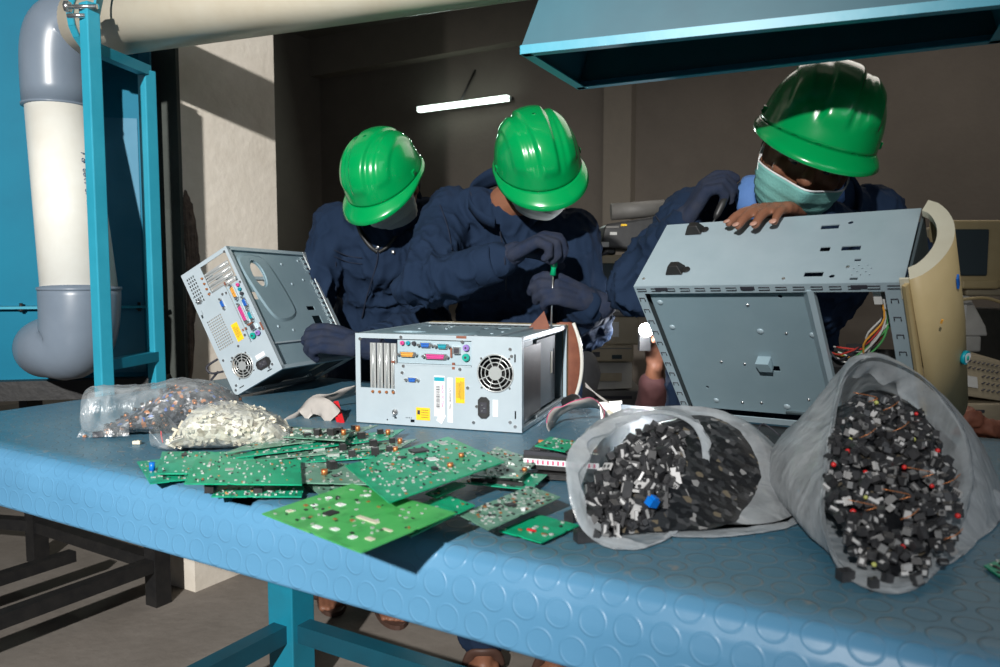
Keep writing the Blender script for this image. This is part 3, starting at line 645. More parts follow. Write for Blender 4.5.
    # mainboard tray seen as the top / side face
    tr = MB().box((L*.40, D/2, -.007), (L*.80-.01, D-.02, .0016)).build('mainboard_tray', 'galv_tray', t)
    c = MB(); ov = [V((L*.22+.030*math.cos(a)*1.15, D*.24+.022*math.sin(a), -.03)) for a in [i/24*2*math.pi for i in range(24)]]; c.prism(ov, (0,0,.06))
    cut(tr, c)
    c = MB().box((L*.40, .035, 0), (.022,.016,.1)).box((L*.52, D*.72, 0), (.012,.038,.1)).box((L*.64, D*.74, 0), (.035,.04,.1)); cut(tr, c)
    # embossed pad (rounded raised frame round the oval)
    pad = [V((L*.06,D*.12,0)), V((L*.05,D*.30,0)), V((L*.12,D*.42,0)), V((L*.5,D*.50,0)), V((L*.60,D*.44,0)), V((L*.62,D*.26,0)), V((L*.52,D*.16,0)), V((L*.16,D*.07,0))]
    pts = catmull(pad, 40, True); cc = V((L*.33,D*.28,0)); n = 40
    mb = MB(); mb.smooth = True
    mb.add([p+V((0,0,-.0062)) for p in pts]+[cc+(p-cc)*.92+V((0,0,-.0022)) for p in pts], [(i,(i+1)%n,n+(i+1)%n,n+i) for i in range(n)])
    # top of pad with the oval left open
    mb.smooth = False
    inn = [V((L*.22+.036*math.cos(a)*1.15, D*.24+.027*math.sin(a), -.0022)) for a in [(i+.5)/n*2*math.pi for i in range(n)]]
    out = [cc+(p-cc)*.92+V((0,0,-.0022)) for p in pts]
    # align start of inner loop with outer by angle
    c3 = V((L*.22, D*.24, -.0022)); inn2 = []
    for q in out: a = math.atan2((q-c3).y, (q-c3).x); inn2.append(c3+V((.040*math.cos(a), .027*math.sin(a), 0)))
    mb.add(out+inn2, [(i,(i+1)%n,n+(i+1)%n,n+i) for i in range(n)])
    mb.add(inn2+[p+V((0,0,-.004)) for p in inn2], [(i,(i+1)%n,n+(i+1)%n,n+i) for i in range(n)])
    mb.build('embossed_pad', 'galv_tray', t)
    for (x, y) in ((.40,.30),(.47,.26),(.12,.60),(.26,.80),(.30,.62),(.66,.2),(.70,.36),(.72,.5),(.08,.85),(.05,.03)):
        MB().sphere((L*x, D*y, -.006), (.0045,.0045,.002), 10, 6).build('stud', 'galv', t)
    MB().box((L*.89, D/2, -.011), (L*.20, D-.02, .0016)).build('lower_sheet', 'galv_tray', t)
    MB().box((L*.79, D/2, -.009), (.004, D-.02, .008)).build('tray_fold', 'rear', t)
    # front steel frame with perforations
    mb = MB().box((L/2, D-.010, -W/2), (L-.02, .0016, W-.02)); fo = mb.build('front_plate', 'galv_dark', t)
    mb = MB()
    for i in range(20): mb.box((L*.06+L*.88*i/19, D-.022, -.0055), (.006,.010,.001))
    mb.build('vent_slots', 'ink', t)
    for z in (-.001,-W+.001): MB().bar((0,D-.014,z), (L,D-.014,z), .010,.003).build('front_rail', 'bracket', t)
    # end face (top of tower): drive cage and vents
    mb = MB().box((L-.012, D*.16, -W/2), (.0016, D*.28, W-.016)); e = mb.build('end_plate', 'galv_dark', t)
    mb = MB()
    for i in range(22):
        for k in range(3): mb.box((L-.0108, D*.06+k*.010, -W*.22-i*.0055), (.001,.006,.003))
    mb.build('end_vents', 'ink', e)
    cg = MB().box((L-.050, D*.60, -W*.50), (.075, D*.42, W*.80)).build('drive_cage', 'cage', t)
    MB().box((L-.0118, D*.72, -W*.42), (.0010,.018,.050)).build('cage_label', 'beige_lt', cg)
    MB().box((L-.0118, D*.78, -W*.42), (.0010,.008,.060)).build('cage_slot', 'ink', cg)
    MB().bar((L-.006, D*.32, -.006), (L-.006, D*.97, -.006), .008, .010).build('end_rail', 'endrail', t)
    MB().bar((L-.006, D*.30, -W+.012), (L-.006, D*.97, -W+.012), .010, .006).build('end_rail', 'endrail', t)
    mb = MB().bar((L*.9, D*.2, -W*.9), (L*.35, D*.9, -W*.2), .01,.004).bar((L*.9, D*.8, -W*.9), (L*.2, D*.3, -W*.3), .01,.004); mb.build('brace', 'galv', t)
    return t
# middle case: lies flat
o2 = V((-.305,1.641,.942)); yaw = math.atan2(-.312,.949); X2 = V((math.cos(yaw),math.sin(yaw),0)); Y2 = V((-math.sin(yaw),math.cos(yaw),0)); Z2 = V((0,0,1))
L2, W2, D2 = .367, .190, .385
m2 = frame(o2, X2, Y2, Z2)
t2 = tower(m2, L2, W2, D2, 'opened grey computer case lying flat mid bench, rear ports and white barcode sticker facing out')
# its cream plastic front bezel with a curved edge
mb = MB(); arc = []
for i in range(17):
    a = -1 + 2*i/16; arc.append((L2+.012+.022*(1-a*a), a))
pts = [V((x, D2+.012, -W2/2 - a*W2*.52)) for x, a in arc]
mb.smooth = True; mb.add(pts+[p+V((-.004,.030,0)) for p in pts]+[V((L2-.03,D2+.012,p.z)) for p in pts]+[V((L2-.03,D2+.042,p.z)) for p in pts], [(i,i+1,18+i,17+i) for i in range(16)]+[(i,i+1,35+i,34+i) for i in range(16)]+[(17+i,18+i,52+i,51+i) for i in range(16)])
b_ = mb.build('front_bezel', 'rust', t2); MB().tube(pts, .0045, 8).build('bezel_edge', 'pvcw', b_)
MB().box((L2/2, D2+.02, -W2/2), (L2,.03,W2)).build('front_cover', 'beige', t2)
# left case: tilted, held by the first worker
def ortho(a, b_hint):
    a = V(a).normalized(); b = V(b_hint); b = (b-a*b.dot(a)).normalized(); return a, b, a.cross(b)
k1 = .90; cz = V((0,0,CAM_Z))
o1 = cz + (V((-.767,2.196,1.143))-cz)*k1
a1, c1_, n1 = ortho((.442,-.174,-.88), (.328,.944,-.022))   # X, Y ; Z = X x Y
m1 = frame(o1, a1, c1_, n1)
t1 = tower(m1, .384*k1, .178*k1, .397*k1, 'opened grey computer case tilted on its corner, held upright by the leftmost worker', stickers=False, lite=True)
mb = MB().tube(catmull([(.27,-.01,-.17),(.30,-.05,-.185),(.335,-.06,-.16),(.355,-.03,-.17),(.34,-.01,-.155)], 20), .003, 8); mb.build('cable', 'ink', t1)
mb = MB().tube(catmull([(.24,-.004,-.16),(.25,-.03,-.18),(.27,-.03,-.175),(.275,-.004,-.16)], 14), .0028, 8); mb.build('cable', 'ink', t1)
# right case: stood up, underside up with feet, cream bezel at right
k3 = 1.08; o3 = cz + (V((.232,1.355,1.046))-cz)*k3
cX, cA, _ = ortho((.797,-.603,.025), (.40,.496,-.771)); cB = -cX.cross(cA)  # X right, A down ; B back
if cB.y < 0: cB = -cB
m3 = frame(o3, cX, cB, -cA)
L3, B3, A3 = .422*k3, .175*k3, .335*k3
t3 = thing('computer_case', 'blue grey computer case with curved cream bezel, rubber feet upward, before the rightmost worker', 'computer case', mw=m3)
o = MB().box((L3/2, B3/2, -.001), (L3, B3, .002)).build('bottom_panel', 'galv', t3); o['label'] = 'plain sheet panel with slots and two feet'
c = MB()
for (x, y, w_, h_) in ((.70,.80,.030,.012),(.71,.47,.016,.012),(.80,.47,.030,.012),(.70,.12,.030,.012),(.835,.30,.010,.006),(.84,.05,.012,.006)): c.box((L3*x, B3*y, 0), (w_,h_,.02))
for i in range(5):
    for k in range(4): 
        if (i+k) % 2 == 0: c.cyl((L3*.83+i*.0065, B3*.10+k*.008, -.01), (L3*.83+i*.0065, B3*.10+k*.008, .01), .0016, n=8)
c.cyl((L3*.77,B3*.85,-.01),(L3*.77,B3*.85,.01),.0045,n=12).cyl((L3*.765,B3*.09,-.01),(L3*.765,B3*.09,.01),.0045,n=12); cut(o, c)
for (x, y) in ((.155,.22),(.15,.86)):
    px_, py_ = L3*x, B3*y
    f_ = MB().add([(px_-.017,py_-.014,.001),(px_+.017,py_-.014,.001),(px_+.015,py_+.013,.001),(px_-.015,py_+.013,.001),(px_-.010,py_-.007,.017),(px_+.009,py_-.007,.017),(px_+.008,py_+.006,.017),(px_-.008,py_+.006,.017)], [(0,3,2,1),(4,5,6,7),(0,1,5,4),(1,2,6,5),(2,3,7,6),(3,0,4,7)]).cyl((px_+.020,py_,.001),(px_+.020,py_,.004),.008,n=10)
    f = f_.build('rubber_foot', 'blacksteel', t3); bevel(f, .002)
for (x, y) in ((.60,.06),(.81,.2),(.03,.1)): MB().cyl((L3*x,B3*y,0),(L3*x,B3*y,.002),.003,n=8).build('screw', 'chrome', t3)
# front flanges: top, left, right with louvre slots
def flange(x0, x1, z0, z1, n_, vert, nm):
    o = MB().box(((x0+x1)/2, -.001, (z0+z1)/2), (abs(x1-x0), .0016, abs(z1-z0))).build(nm, 'galv', t3)
    s = MB()
    for i in range(n_):
        f = (i+.5)/n_
        if vert: x, z = (x0+x1)/2, z0+(z1-z0)*f; pts = [V((x-.005,-.0025,z-.004)),V((x-.005,-.0025,z+.004)),V((x+.005,-.0025,z+.004)),V((x+.005,-.0025,z-.004))]
        else:
            x, z = x0+(x1-x0)*f, (z0+z1)/2; pts = [V((x-.009,-.0025,z-.003)),V((x-.009,-.0025,z+.003)),V((x+.009,-.0025,z+.003)),V((x+.009,-.0025,z-.003))]
        s.tube([pts[0], pts[1], pts[2], pts[3]] if vert else [pts[1], pts[2], pts[3], pts[0]], .0009, 5)
    s.build('louvres', 'ink', o); return o
flange(0, L3, 0, -.018, 16, False, 'top_flange'); flange(0, .017, -.018, -A3, 12, True, 'left_flange'); flange(L3-.028, L3-.004, -.018, -A3, 9, True, 'right_flange')
s = MB()
for x in (.12,.47,.86): s.box((L3*x,-.003,-.007), (.024,.001,.007))
s.build('flange_slots', 'ink', t3)
MB().box((L3/2,-.001,-A3+.008), (L3-.03,.0016,.016)).build('bottom_flange', 'galv', t3)
tw = L3*.66; 
tr = MB().box((.020+tw/2, .010, -.024-(A3-.045)/2), (tw, .0016, A3-.045)).build('mainboard_tray', 'galv_tray', t3)
tx_ = lambda f: .020+tw*f; tz_ = lambda f: -.024-(A3-.045)*f
c = MB(); 
for (x, z, r_) in ((.80,.04,.004),(.16,.80,.0035)): c.cyl((tx_(x),-.02,tz_(z)), (tx_(x),.03,tz_(z)), r_, n=12)
c.box((tx_(.64),0.01,tz_(.60)), (.026,.03,.014)); cut(tr, c)
MB().prism([V((tx_(.57),.009,tz_(.50))), V((tx_(.56),-.006,tz_(.52))), V((tx_(.57),-.004,tz_(.59))), V((tx_(.57),.009,tz_(.58)))], (.024,0,0)).build('bent_tab', 'galv_tray', t3)
MB().prism([V((tx_(.93),.009,tz_(-.03))), V((tx_(.97),-.004,tz_(-.03))), V((tx_(1.0),-.002,tz_(-.03))), V((tx_(1.0),.009,tz_(-.03)))], (0,0,-(A3-.05))).build('tray_fold', 'galv', t3)
for (x, z, r_) in ((.05,.08,.006),(.07,.28,.006),(.63,.30,.0065),(.93,.32,.0065),(.60,.10,.0035),(.78,.31,.003),(.32,.56,.003),(.47,.57,.003),(.19,.92,.006),(.66,.93,.007),(.37,.92,.003),(.50,.91,.003),(.81,.85,.003),(.81,.93,.003)):
    MB().sphere((tx_(x),.009,tz_(z)), (r_,.0025,r_), 12, 6).build('stud', 'chrome' if r_ < .004 else 'galv', t3)
mb = MB().bar((L3*.72,B3*.5,-A3*.98),(L3*.98,B3*.5,-A3*.98),.09,.010).bar((.01,B3-.004,-.01),(.01,B3-.004,-A3),.02,.006).bar((L3-.02,B3-.004,-.01),(L3-.02,B3-.004,-A3),.03,.006).bar((.01,B3-.004,-A3+.01),(L3-.01,B3-.004,-A3+.01),.02,.01).box((L3*.72,.02,-A3+.03),(L3*.5,.03,.004)); mb.build('inner_frame', 'galv_dark', t3)
MB().box((L3*.80,.06,-A3*.66), (.12,.05,.020)).box((L3*.78,.055,-A3*.60), (.05,.04,.02)).build('drive_bay', 'black', t3)
MB().box((.004, B3/2, -A3/2), (.002, B3-.01, A3-.01)).build('rear_plate', 'galv_dark', t3)
for i in range(9):
    m_ = ('wirew','wireg','wirer','wirew','ink','porto','wirer','wireg','wirew')[i]
    p0 = V((L3*.915+R.uniform(-.008,.008), .02+R.uniform(0,.02), -.035-R.uniform(0,.02)))
    mb = MB().tube(catmull([p0, p0+V((.004,-.006,-.05)), p0+V((-.02+R.uniform(-.012,.01),-.01,-.10)), p0+V((-.06+R.uniform(-.02,.02),0,-.15+R.uniform(-.01,.01))), p0+V((-.10,.02,-.16))], 18), .0018, 6); mb.build('wire', m_, t3)
MB().box((L3*.905,.02,-.04),(.012,.02,.03)).box((L3*.93,.025,-.06),(.01,.02,.02)).build('plug', 'wirew', t3)
# curved bezel: D shaped hoop at the top, bulging skin along the front
def bez_pt(s, k): # s along depth B (0..1), k extrude outwards
    return None
hoop = []; NB_ = 20
for i in range(NB_+1):
    t_ = i/NB_; y = B3*(-.04+1.08*t_); bul = .048*math.sin(math.pi*min(1,max(0,t_)))**.62
    hoop.append((L3+.010+bul, y))
mb = MB(); mb.smooth = True; zt_, zb_ = .010, -A3*1.02
top = [V((x,y,zt_)) for x,y in hoop]; bot = [V((x-.004,y,zb_)) for x,y in hoop]; n = len(hoop)
mid = [V((x+.003,y,(zt_+zb_)/2)) for x,y in hoop]
mb.add(top+mid+bot, [(i,i+1,n+i+1,n+i) for i in range(n-1)]+[(n+i,n+i+1,2*n+i+1,2*n+i) for i in range(n-1)])
bz = mb.build('front_bezel', 'beige', t3); md = bz.modifiers.new('s','SOLIDIFY'); md.thickness = .003
inn = [V((L3+.004+max(0,(p.x-L3-.010))*.62, B3*.5+(p.y-B3*.5)*.72, zt_)) for p in top]
mb = MB(); mb.add(top+inn+[p-V((0,0,.012)) for p in inn], [(i,i+1,n+i+1,n+i) for i in range(n-1)]+[(n+i,n+i+1,2*n+i+1,2*n+i) for i in range(n-1)])
mb.box((L3+.003, -.002, -.012), (.016,.004,.040)); h_ = mb.build('bezel_hoop', 'beige_lt', bz)
MB().bar((L3+.004,-.006,0), (L3+.004,-.006,zb_), .012,.006).build('bezel_edge', 'beige', bz)
MB().box((L3+.002, B3/2, -.11), (.004, B3*.96, .2)).build('inner_front', 'galv_dark', t3)
bd = V((L3+.058, B3*.36, -A3*.62)); mb = MB().cyl(bd, bd+V((.006,-.002,0)), .012, n=20).m(1).cyl(bd+V((.006,-.002,0)), bd+V((.0068,-.0024,0)), .009, n=20).m(2).sphere(bd+V((.007,-.002,0)), (.002,.004,.005)); mb.build('badge', ['teal','white','portg'], bz)
MB().box((L3+.060,B3*.40,-A3*.18), (.003,.012,.020)).build('button', 'portb', bz)
MB().box((L3+.045,-.002,-A3*.22), (.003,.002,.008), Matrix.Rotation(.3,3,'Y')).build('sticker_scrap', 'porto', bz)
# ================================================================ circuit boards
def board(pxs, zs, label, m_='pcb', comps=40, big=(), th=.0016, under=0, name='circuit_board', holes=True, grp=None):
    """three corners (pixel, height) -> a true parallelogram board; local X along 0->1, Y along 0->3"""
    a, b, d = [T(px, py, z) for (px, py), z in zip(pxs, zs)]
    x = (b-a); Lx = x.length; x.normalize(); y = d-a; y = y-x*y.dot(x); Ly = y.length; y.normalize(); z = x.cross(y)
    flip = z.z < 0
    t = thing(name, label, 'circuit board', mw=frame(a, x, y, z), group=grp); sg = -1 if flip else 1
    sh = (d-a).dot(x)
    out = [V((0,0,0)), V((Lx,0,0)), V((Lx+sh,Ly,0)), V((sh,Ly,0))]
    # nibble the outline slightly: small edge notches
    pts = []
    for i in range(4):
        p, q = out[i], out[(i+1)%4]; pts.append(p); e = (q-p); inw = (sum(out, V((0,0,0)))/4-(p+q)/2).normalized()
        f = R.uniform(.3,.7); w_ = .004/e.length
        if holes: pts += [p+e*(f-w_), p+e*(f-w_)+inw*.002, p+e*(f+w_)+inw*.002, p+e*(f+w_)]
    s = MB().prism([p+V((0,0,-sg*th/2)) for p in pts], (0,0,sg*th)).build('substrate', [m_], t)
    def loc(u, v, h): return V((Lx*u+sh*v, Ly*v, sg*(th/2+h/2)))
    kinds = {}
    for (u, v, w_, l_, h_, mm, nm) in big:
        if nm in ('coil','capacitor'): o = MB().cyl(loc(u,v,0), loc(u,v,2*h_), w_/2, n=14).build(nm, mm, t)
        elif nm == 'connector_block':
            o = MB().box(loc(u,v,h_), (w_,l_,h_)).m(1).box(loc(u,v,2*h_+.0005), (w_*.7,l_*.6,.0006)).build(nm, [mm,'c_grey'], t)
        else: o = MB().box(loc(u,v,h_), (w_,l_,h_)).build(nm, mm, t)
    mb = MB()
    for i in range(comps):
        u, v = R.uniform(.04,.96), R.uniform(.05,.95); k = R.random()
        w_, l_, h_ = R.uniform(.0015,.006), R.uniform(.0015,.004), R.uniform(.0006,.002)
        mb.m(0 if k < .45 else 1 if k < .75 else 2 if k < .9 else 3).box(loc(u,v,h_), (w_,l_,h_))
    if comps: o = mb.build('small_components', ['solder','chip','c_lt','copper'], t); o['kind'] = 'stuff'
    if under:
        for i in range(under):
            u, v = ((.12,.12),(.5,.10),(.85,.2),(.3,.8))[i]; q = loc(u,v,0); MB().box((q.x,q.y,-sg*.009), (.016,.012,.016)).build('socket', 'black', t)
    return t
G = None
board([(137,462),(150,484),(193,482)][0:1]+[(150,484),(176,458)], (.754,.754,.754), 'green circuit board with a small blue capacitor, at the left end of the pile', 'pcb', 40, ((.5,.22,.009,.009,.014,'bluep','capacitor'),))
board([(162,452),(157,474),(252,452)], (.760,.760,.760), 'green component board partly under the plain green board, below the bag of white connectors', 'pcb', 70, ((.2,.25,.014,.008,.003,'chip','chip'),(.5,.5,.008,.008,.004,'copper','coil')))
board([(196,459),(184,484),(300,460)], (.777,.777,.775), 'bright green board with its bare solder side up, resting on two black sockets', 'pcb_clean', 80, ((.25,.15,.03,.004,.0004,'solder','pad'),(.45,.35,.012,.012,.0006,'solder','pad')), under=3)
board([(219,486),(211,497),(305,486)], (.757,.757,.757), 'narrow component board lying under the front of the plain green board', 'pcb', 60, ((.6,.5,.014,.012,.008,'black','connector_block'),(.3,.5,.02,.006,.002,'solder','pad')))
board([(265,462),(300,483),(358,464)], (.766,.768,.768), 'dusty green board wedged in mid pile behind the two large front boards', 'pcb_dusty', 80, ((.3,.6,.016,.012,.012,'black','connector_block'),(.6,.4,.01,.01,.008,'copper','coil')))
board([(290,470),(322,497),(372,476)], (.757,.759,.759), 'lower dusty green board in mid pile, edge showing beneath its neighbour', 'pcb_dusty', 60, ((.4,.4,.016,.010,.010,'black','connector_block'),(.7,.6,.01,.01,.003,'chip','chip')))
st_spec = [((280,437),(345,441),(290,427),.775,'topmost board of the stack by the middle case, silver components','pcb_dusty'),
 ((224,453),(352,436),(262,440),.768,'thin green board fanned out in the rear stack, second from top','pcb_dusty'),
 ((236,458),(390,439),(262,446),.763,'thin green board fanned out in the rear stack, third from top, black sockets on it','pcb'),
 ((252,461),(402,447),(275,452),.757,'long thin green board of the rear stack, fourth from top','pcb_dusty'),
 ((285,464),(398,456),(300,456),.7535,'lowest long board of the rear stack with tall dark connectors','pcb')]
for i, (a, b, d, z, lb, m_) in enumerate(st_spec):
    board([a, b, d], (z, z+.002, z), lb, m_, 90, ((.75,.4,.013,.010,.012,'black','connector_block'),(.93,.5,.009,.009,.010,'copper','coil'),(.55,.3,.012,.009,.011,'black','connector_block'),(.35,.6,.02,.006,.004,'solder','pad'),(.85,.7,.01,.008,.009,'black','connector_block')), grp=None)
board([(345,466),(389,503),(448,437)], (.790,.800,.792), 'raised green mainboard with a black square chip and white patch, front centre of the pile', 'pcb_clean', 230,
  ((.18,.60,.026,.026,.003,'chip','chip'),(.22,.42,.012,.012,.002,'chip','chip'),(.46,.60,.022,.014,.0006,'white','heat_pad'),(.40,.50,.012,.010,.003,'chip','chip'),(.75,.62,.009,.009,.006,'copper','coil'),(.62,.80,.008,.008,.006,'copper','coil'),(.70,.50,.011,.007,.004,'chip','chip'),(.15,.86,.03,.010,.001,'solder','pad')))
board([(262,514),(361,553),(352,484)], (.776,.786,.784), 'large lime green circuit board overhanging the front edge of the bench', 'pcb_lime', 60,
  ((.38,.36,.016,.014,.002,'chip','chip'),(.66,.45,.040,.006,.0015,'beige_lt','slot_connector'),(.30,.55,.012,.008,.001,'white','pad'),(.12,.18,.010,.007,.001,'beige_lt','pad'),(.5,.10,.014,.006,.001,'white','pad'),(.62,.16,.010,.006,.001,'white','pad'),(.80,.14,.010,.007,.001,'white','pad'),(.90,.20,.012,.006,.001,'beige_lt','pad'),(.88,.40,.016,.004,.001,'beige_lt','pad'),(.16,.40,.008,.006,.001,'white','pad'),(.12,.6,.008,.006,.001,'white','pad'),(.3,.85,.008,.006,.001,'white','pad')))
board([(380,522),(411,537),(443,494)], (.768,.772,.772), 'green board strip showing from under the large lime green board, right side', 'pcb_clean', 20, ((.8,.6,.012,.003,.002,'red','pad'),))
board([(459,515),(488,530),(530,486)], (.768,.772,.772), 'dusty green board with scalloped edge at the right of the pile', 'pcb_dusty', 140, ((.5,.5,.012,.012,.002,'chip','chip'),(.9,.5,.004,.004,.004,'white','pad'),(.3,.4,.008,.008,.002,'chip','chip')))
board([(499,531),(541,543),(538,515)], (.757,.757,.757), 'clean green board under the scalloped dusty board, rightmost near the open bag', 'pcb_clean', 14, ((.5,.3,.012,.004,.002,'red','pad'),(.8,.3,.008,.003,.001,'copper','pad')))
board([(470,476),(520,478),(490,461)], (.775,.775,.775), 'short dusty board lying behind the raised mainboard, before the middle case', 'pcb_dusty', 50, ((.95,.4,.008,.008,.005,'copper','coil'),))
board([(459,483),(531,490),(480,469)], (.763,.763,.763), 'board lying beneath the short dusty board, black socket strip along its edge', 'pcb', 50, ((.5,.15,.08,.005,.005,'black','socket_strip'),))
board([(486,454),(519,466),(497,447)], (.768,.768,.768), 'small pale green board at the front foot of the middle case', 'pcb_dusty', 40)
board([(425,494),(436,498),(455,482)], (.778,.778,.778), 'thin green board corner poking out below the raised mainboard', 'pcb_clean', 6, holes=False)
board([(984,566),(1004,580),(1000,560)], (.754,.754,.754), 'dark green board fragment at the right edge of the bench', 'pcb', 10, holes=False)
# loose bits
def bit(px, py, size, m_, label, cat='connector', z=.751, name='loose_connector', rz=0):
    p = T(px, py, z); o = MB().box((0,0,size[2]/2), size).box((size[0]*.2,0,size[2]), (size[0]*.3,size[1]*.5,size[2]*.3)).build(name, m_); o.location = p; o.rotation_euler = (0,0,rz); tag(o, label, cat); return o
bit(137,444,(.014,.007,.006),'conn_w','small cream connector lying alone in front of the clear bags')
bit(85,437,(.006,.006,.004),'copper','tiny copper coloured bead beside the leftmost clear bag','bead',name='loose_bead')
bit(98,437,(.018,.010,.010),'ink','black plug with a blue tip at the corner of the leftmost bag','plug',name='loose_plug',rz=.4)
bit(109,432,(.010,.006,.008),'bluep','blue plug piece at the foot of the leftmost clear bag','plug',name='loose_plug',rz=.2)
bit(584,541,(.022,.015,.014),'c_dark','black connector lying just left of the smaller open bag, nearest the camera', rz=.3)
bit(574,520,(.026,.014,.012),'c_dark','black connector squeezed between the green boards and the smaller open bag', rz=.9)
bit(845,580,(.015,.012,.011),'c_dark','black connector with a red dot fallen in front of the larger open bag', rz=.2)
bit(873,590,(.009,.008,.012),'c_dark','single small black connector nearest the camera below the larger open bag')
# drive chassis + ribbon cables near the middle case's right side
dc = T(524,476,.752); dr = thing('disk_drive', 'opened black drive with a pink and white label strip between the boards and open bag', 'drive', mw=Matrix.Translation(dc) @ Matrix.Rotation(-.30,4,'Z'))
MB().box((.06,.045,.016), (.12,.10,.022)).build('chassis', 'black', dr); MB().box((.06,-.006,.017), (.118,.0015,.009)).build('label_strip', 'white', dr)
mb = MB()
for i in range(14): mb.box((.008+i*.008,-.0072,.017), (.003,.0006,.006))
mb.build('label_marks', 'ribbonp', dr)
mb = MB().box((.06,-.002,.030), (.118,.008,.006)); mb.build('edge_rail', 'ink', dr)
mb = MB()
for i in range(70): mb.m(R.choice((0,1,1,2,3))).box((R.uniform(.005,.115), R.uniform(0,.09), .0285), (R.uniform(.003,.014), R.uniform(.002,.008), R.uniform(.001,.006)))
o = mb.build('exposed_parts', ['solder','chip','copper','beige_lt'], dr); o['kind'] = 'stuff'
dc = T(530,484,.752); d2_ = thing('disk_drive', 'black drive tray lying in shadow beneath the drive with the label strip', 'drive', mw=Matrix.Translation(dc+V((.012,.012,0))) @ Matrix.Rotation(-.22,4,'Z'))
d2_.location.z = .7525
MB().box((.05,.055,.0045), (.11,.085,.008)).build('chassis', 'blacksteel', d2_); MB().box((.05,.02,.0055), (.09,.004,.007)).build('front_strip', 'black', d2_)
dr.location.z += .0085
board([(535,446),(565,452),(550,437)], (.802,.802,.802), 'small bright green board standing on the black drive beside the middle case', 'pcb_clean', 30, holes=False)
def ribbon(pts, w, label, n=30, m_='ribbon', edge=True, wdir=None):
    c_ = catmull(pts, n); mb = MB(); mb.smooth = True; g = []
    for i, p in enumerate(c_):
        d = (c_[min(i+1,n-1)]-c_[max(i-1,0)]).normalized(); s = V(wdir) if wdir else d.cross(V((0,0,1))).normalized()
        s = (s - d*s.dot(d)).normalized()
        for k in range(5): g.append(p + s*(w*(k/4-.5)) + d.cross(s)*(.002*math.sin(k*2+i*.6)))
    for i in range(n-1):
        for k in range(4): mb.m(1 if (k == 0 and edge) else 0).f.append((i*5+k,(i+1)*5+k,(i+1)*5+k+1,i*5+k+1)); mb.mi.append(mb.cur if k else (1 if edge else 0)); mb.sm.append(True)
    mb.mi = [ (1 if (k == 0 and edge and False) else 0) for i in range(n-1) for k in range(4)]
    mb.v = [tuple(x) for x in g]
    t = thing('ribbon_cable', label, 'cable', pts[0]); o = mb.build('flat_cable', [m_,'ribbonp'], None); md = o.modifiers.new('s','SOLIDIFY'); md.thickness = .001; localise(t, o)
    if edge:
        e_ = MB().tube([V(g[i*5]) for i in range(n)], .0011, 5); localise(t, e_.build('marked_edge', 'ribbonp'))
    return t
r1 = ribbon([P(548,432,1.55), P(556,414,1.60), P(575,406,1.60), P(596,404,1.56), P(606,420,1.45), P(600,440,1.36)], .045, 'grey ribbon cable arching over the drive beside the smaller open bag', wdir=(.3,.9,-.5))
q = P(611,412,1.50); pl = MB().box((0,0,0), (.040,.008,.030)).m(1).box((0,-.0045,.0), (.036,.001,.010)).m(0).box((0,0,.017),(.046,.011,.006)); o = pl.build('cable_plug', ['pvcw','white'], None); o.matrix_world = Matrix.Translation(q) @ Matrix.Rotation(-.25,4,'Z') @ Matrix.Rotation(-.25,4,'X') @ Matrix.Rotation(-.12,4,'Y'); localise(r1, o)
o = MB().box((0,0,0), (.018,.0008,.007)).build('plug_label', 'beige_lt'); o.matrix_world = Matrix.Translation(q+V((-.001,-.006,-.001))) @ Matrix.Rotation(-.25,4,'Z') @ Matrix.Rotation(.6,4,'Y'); localise(r1, o)
for k in range(3): localise(r1, MB().tube(catmull([q+V((.0,0,.015)), q+V((-.02-.002*k,0,.03)), q+V((-.05,0.004*k,.05+.003*k))], 8), .0011, 5).build('wire', 'ribbon'))
r2 = ribbon([P(283,428,1.68), P(300,418,1.72), P(318,402,1.78), P(340,395,1.80), P(358,388,1.80)], .05, 'crumpled grey ribbon cable between the board stack and the middle case', wdir=(.2,.8,-.4), edge=False)
r3 = ribbon([P(303,416,1.70), P(312,406,1.70), P(325,408,1.68), P(334,418,1.66)], .04, 'folded grey ribbon connector end beside the red plastic strip', wdir=(-.1,.5,.9), edge=False)
for o_, (a, b) in (('', (P(336,402,1.72), P(342,423,1.64))),):
    s = MB().bar(a, b, .010, .005).bar(a+V((-.004,.004,-.003)), b+V((-.004,.004,-.003)), .014, .003).build('plastic_strip', 'red'); tag(s, 'bright red plastic strip leaning beside the left end of the middle case', 'strip')
s = MB().bar(T(585,446,.80), P(592,432,1.30), .012, .002).build('plastic_tab', 'bluep'); tag(s, 'bright blue plastic tab behind the rim of the smaller open bag', 'tab')
s = MB().tube(catmull([P(566,404,1.72), P(574,400,1.70), P(578,404,1.68)], 8), .014, 12).build('cable_clamp', 'black'); tag(s, 'black rounded cable end at the back right corner of the middle case', 'cable')
s = MB().prism([P(548,322,1.86), P(556,322,1.86), P(545,309,1.86)], (0,.001,0)); s = MB().add([P(526,331,1.88), P(551,331,1.88), P(544,311,1.88), P(530,326,1.9)], [(0,1,2),(0,2,3)]).build('board_fragment', 'rust'); tag(s, 'pointed reddish scrap standing inside the middle case', 'scrap')
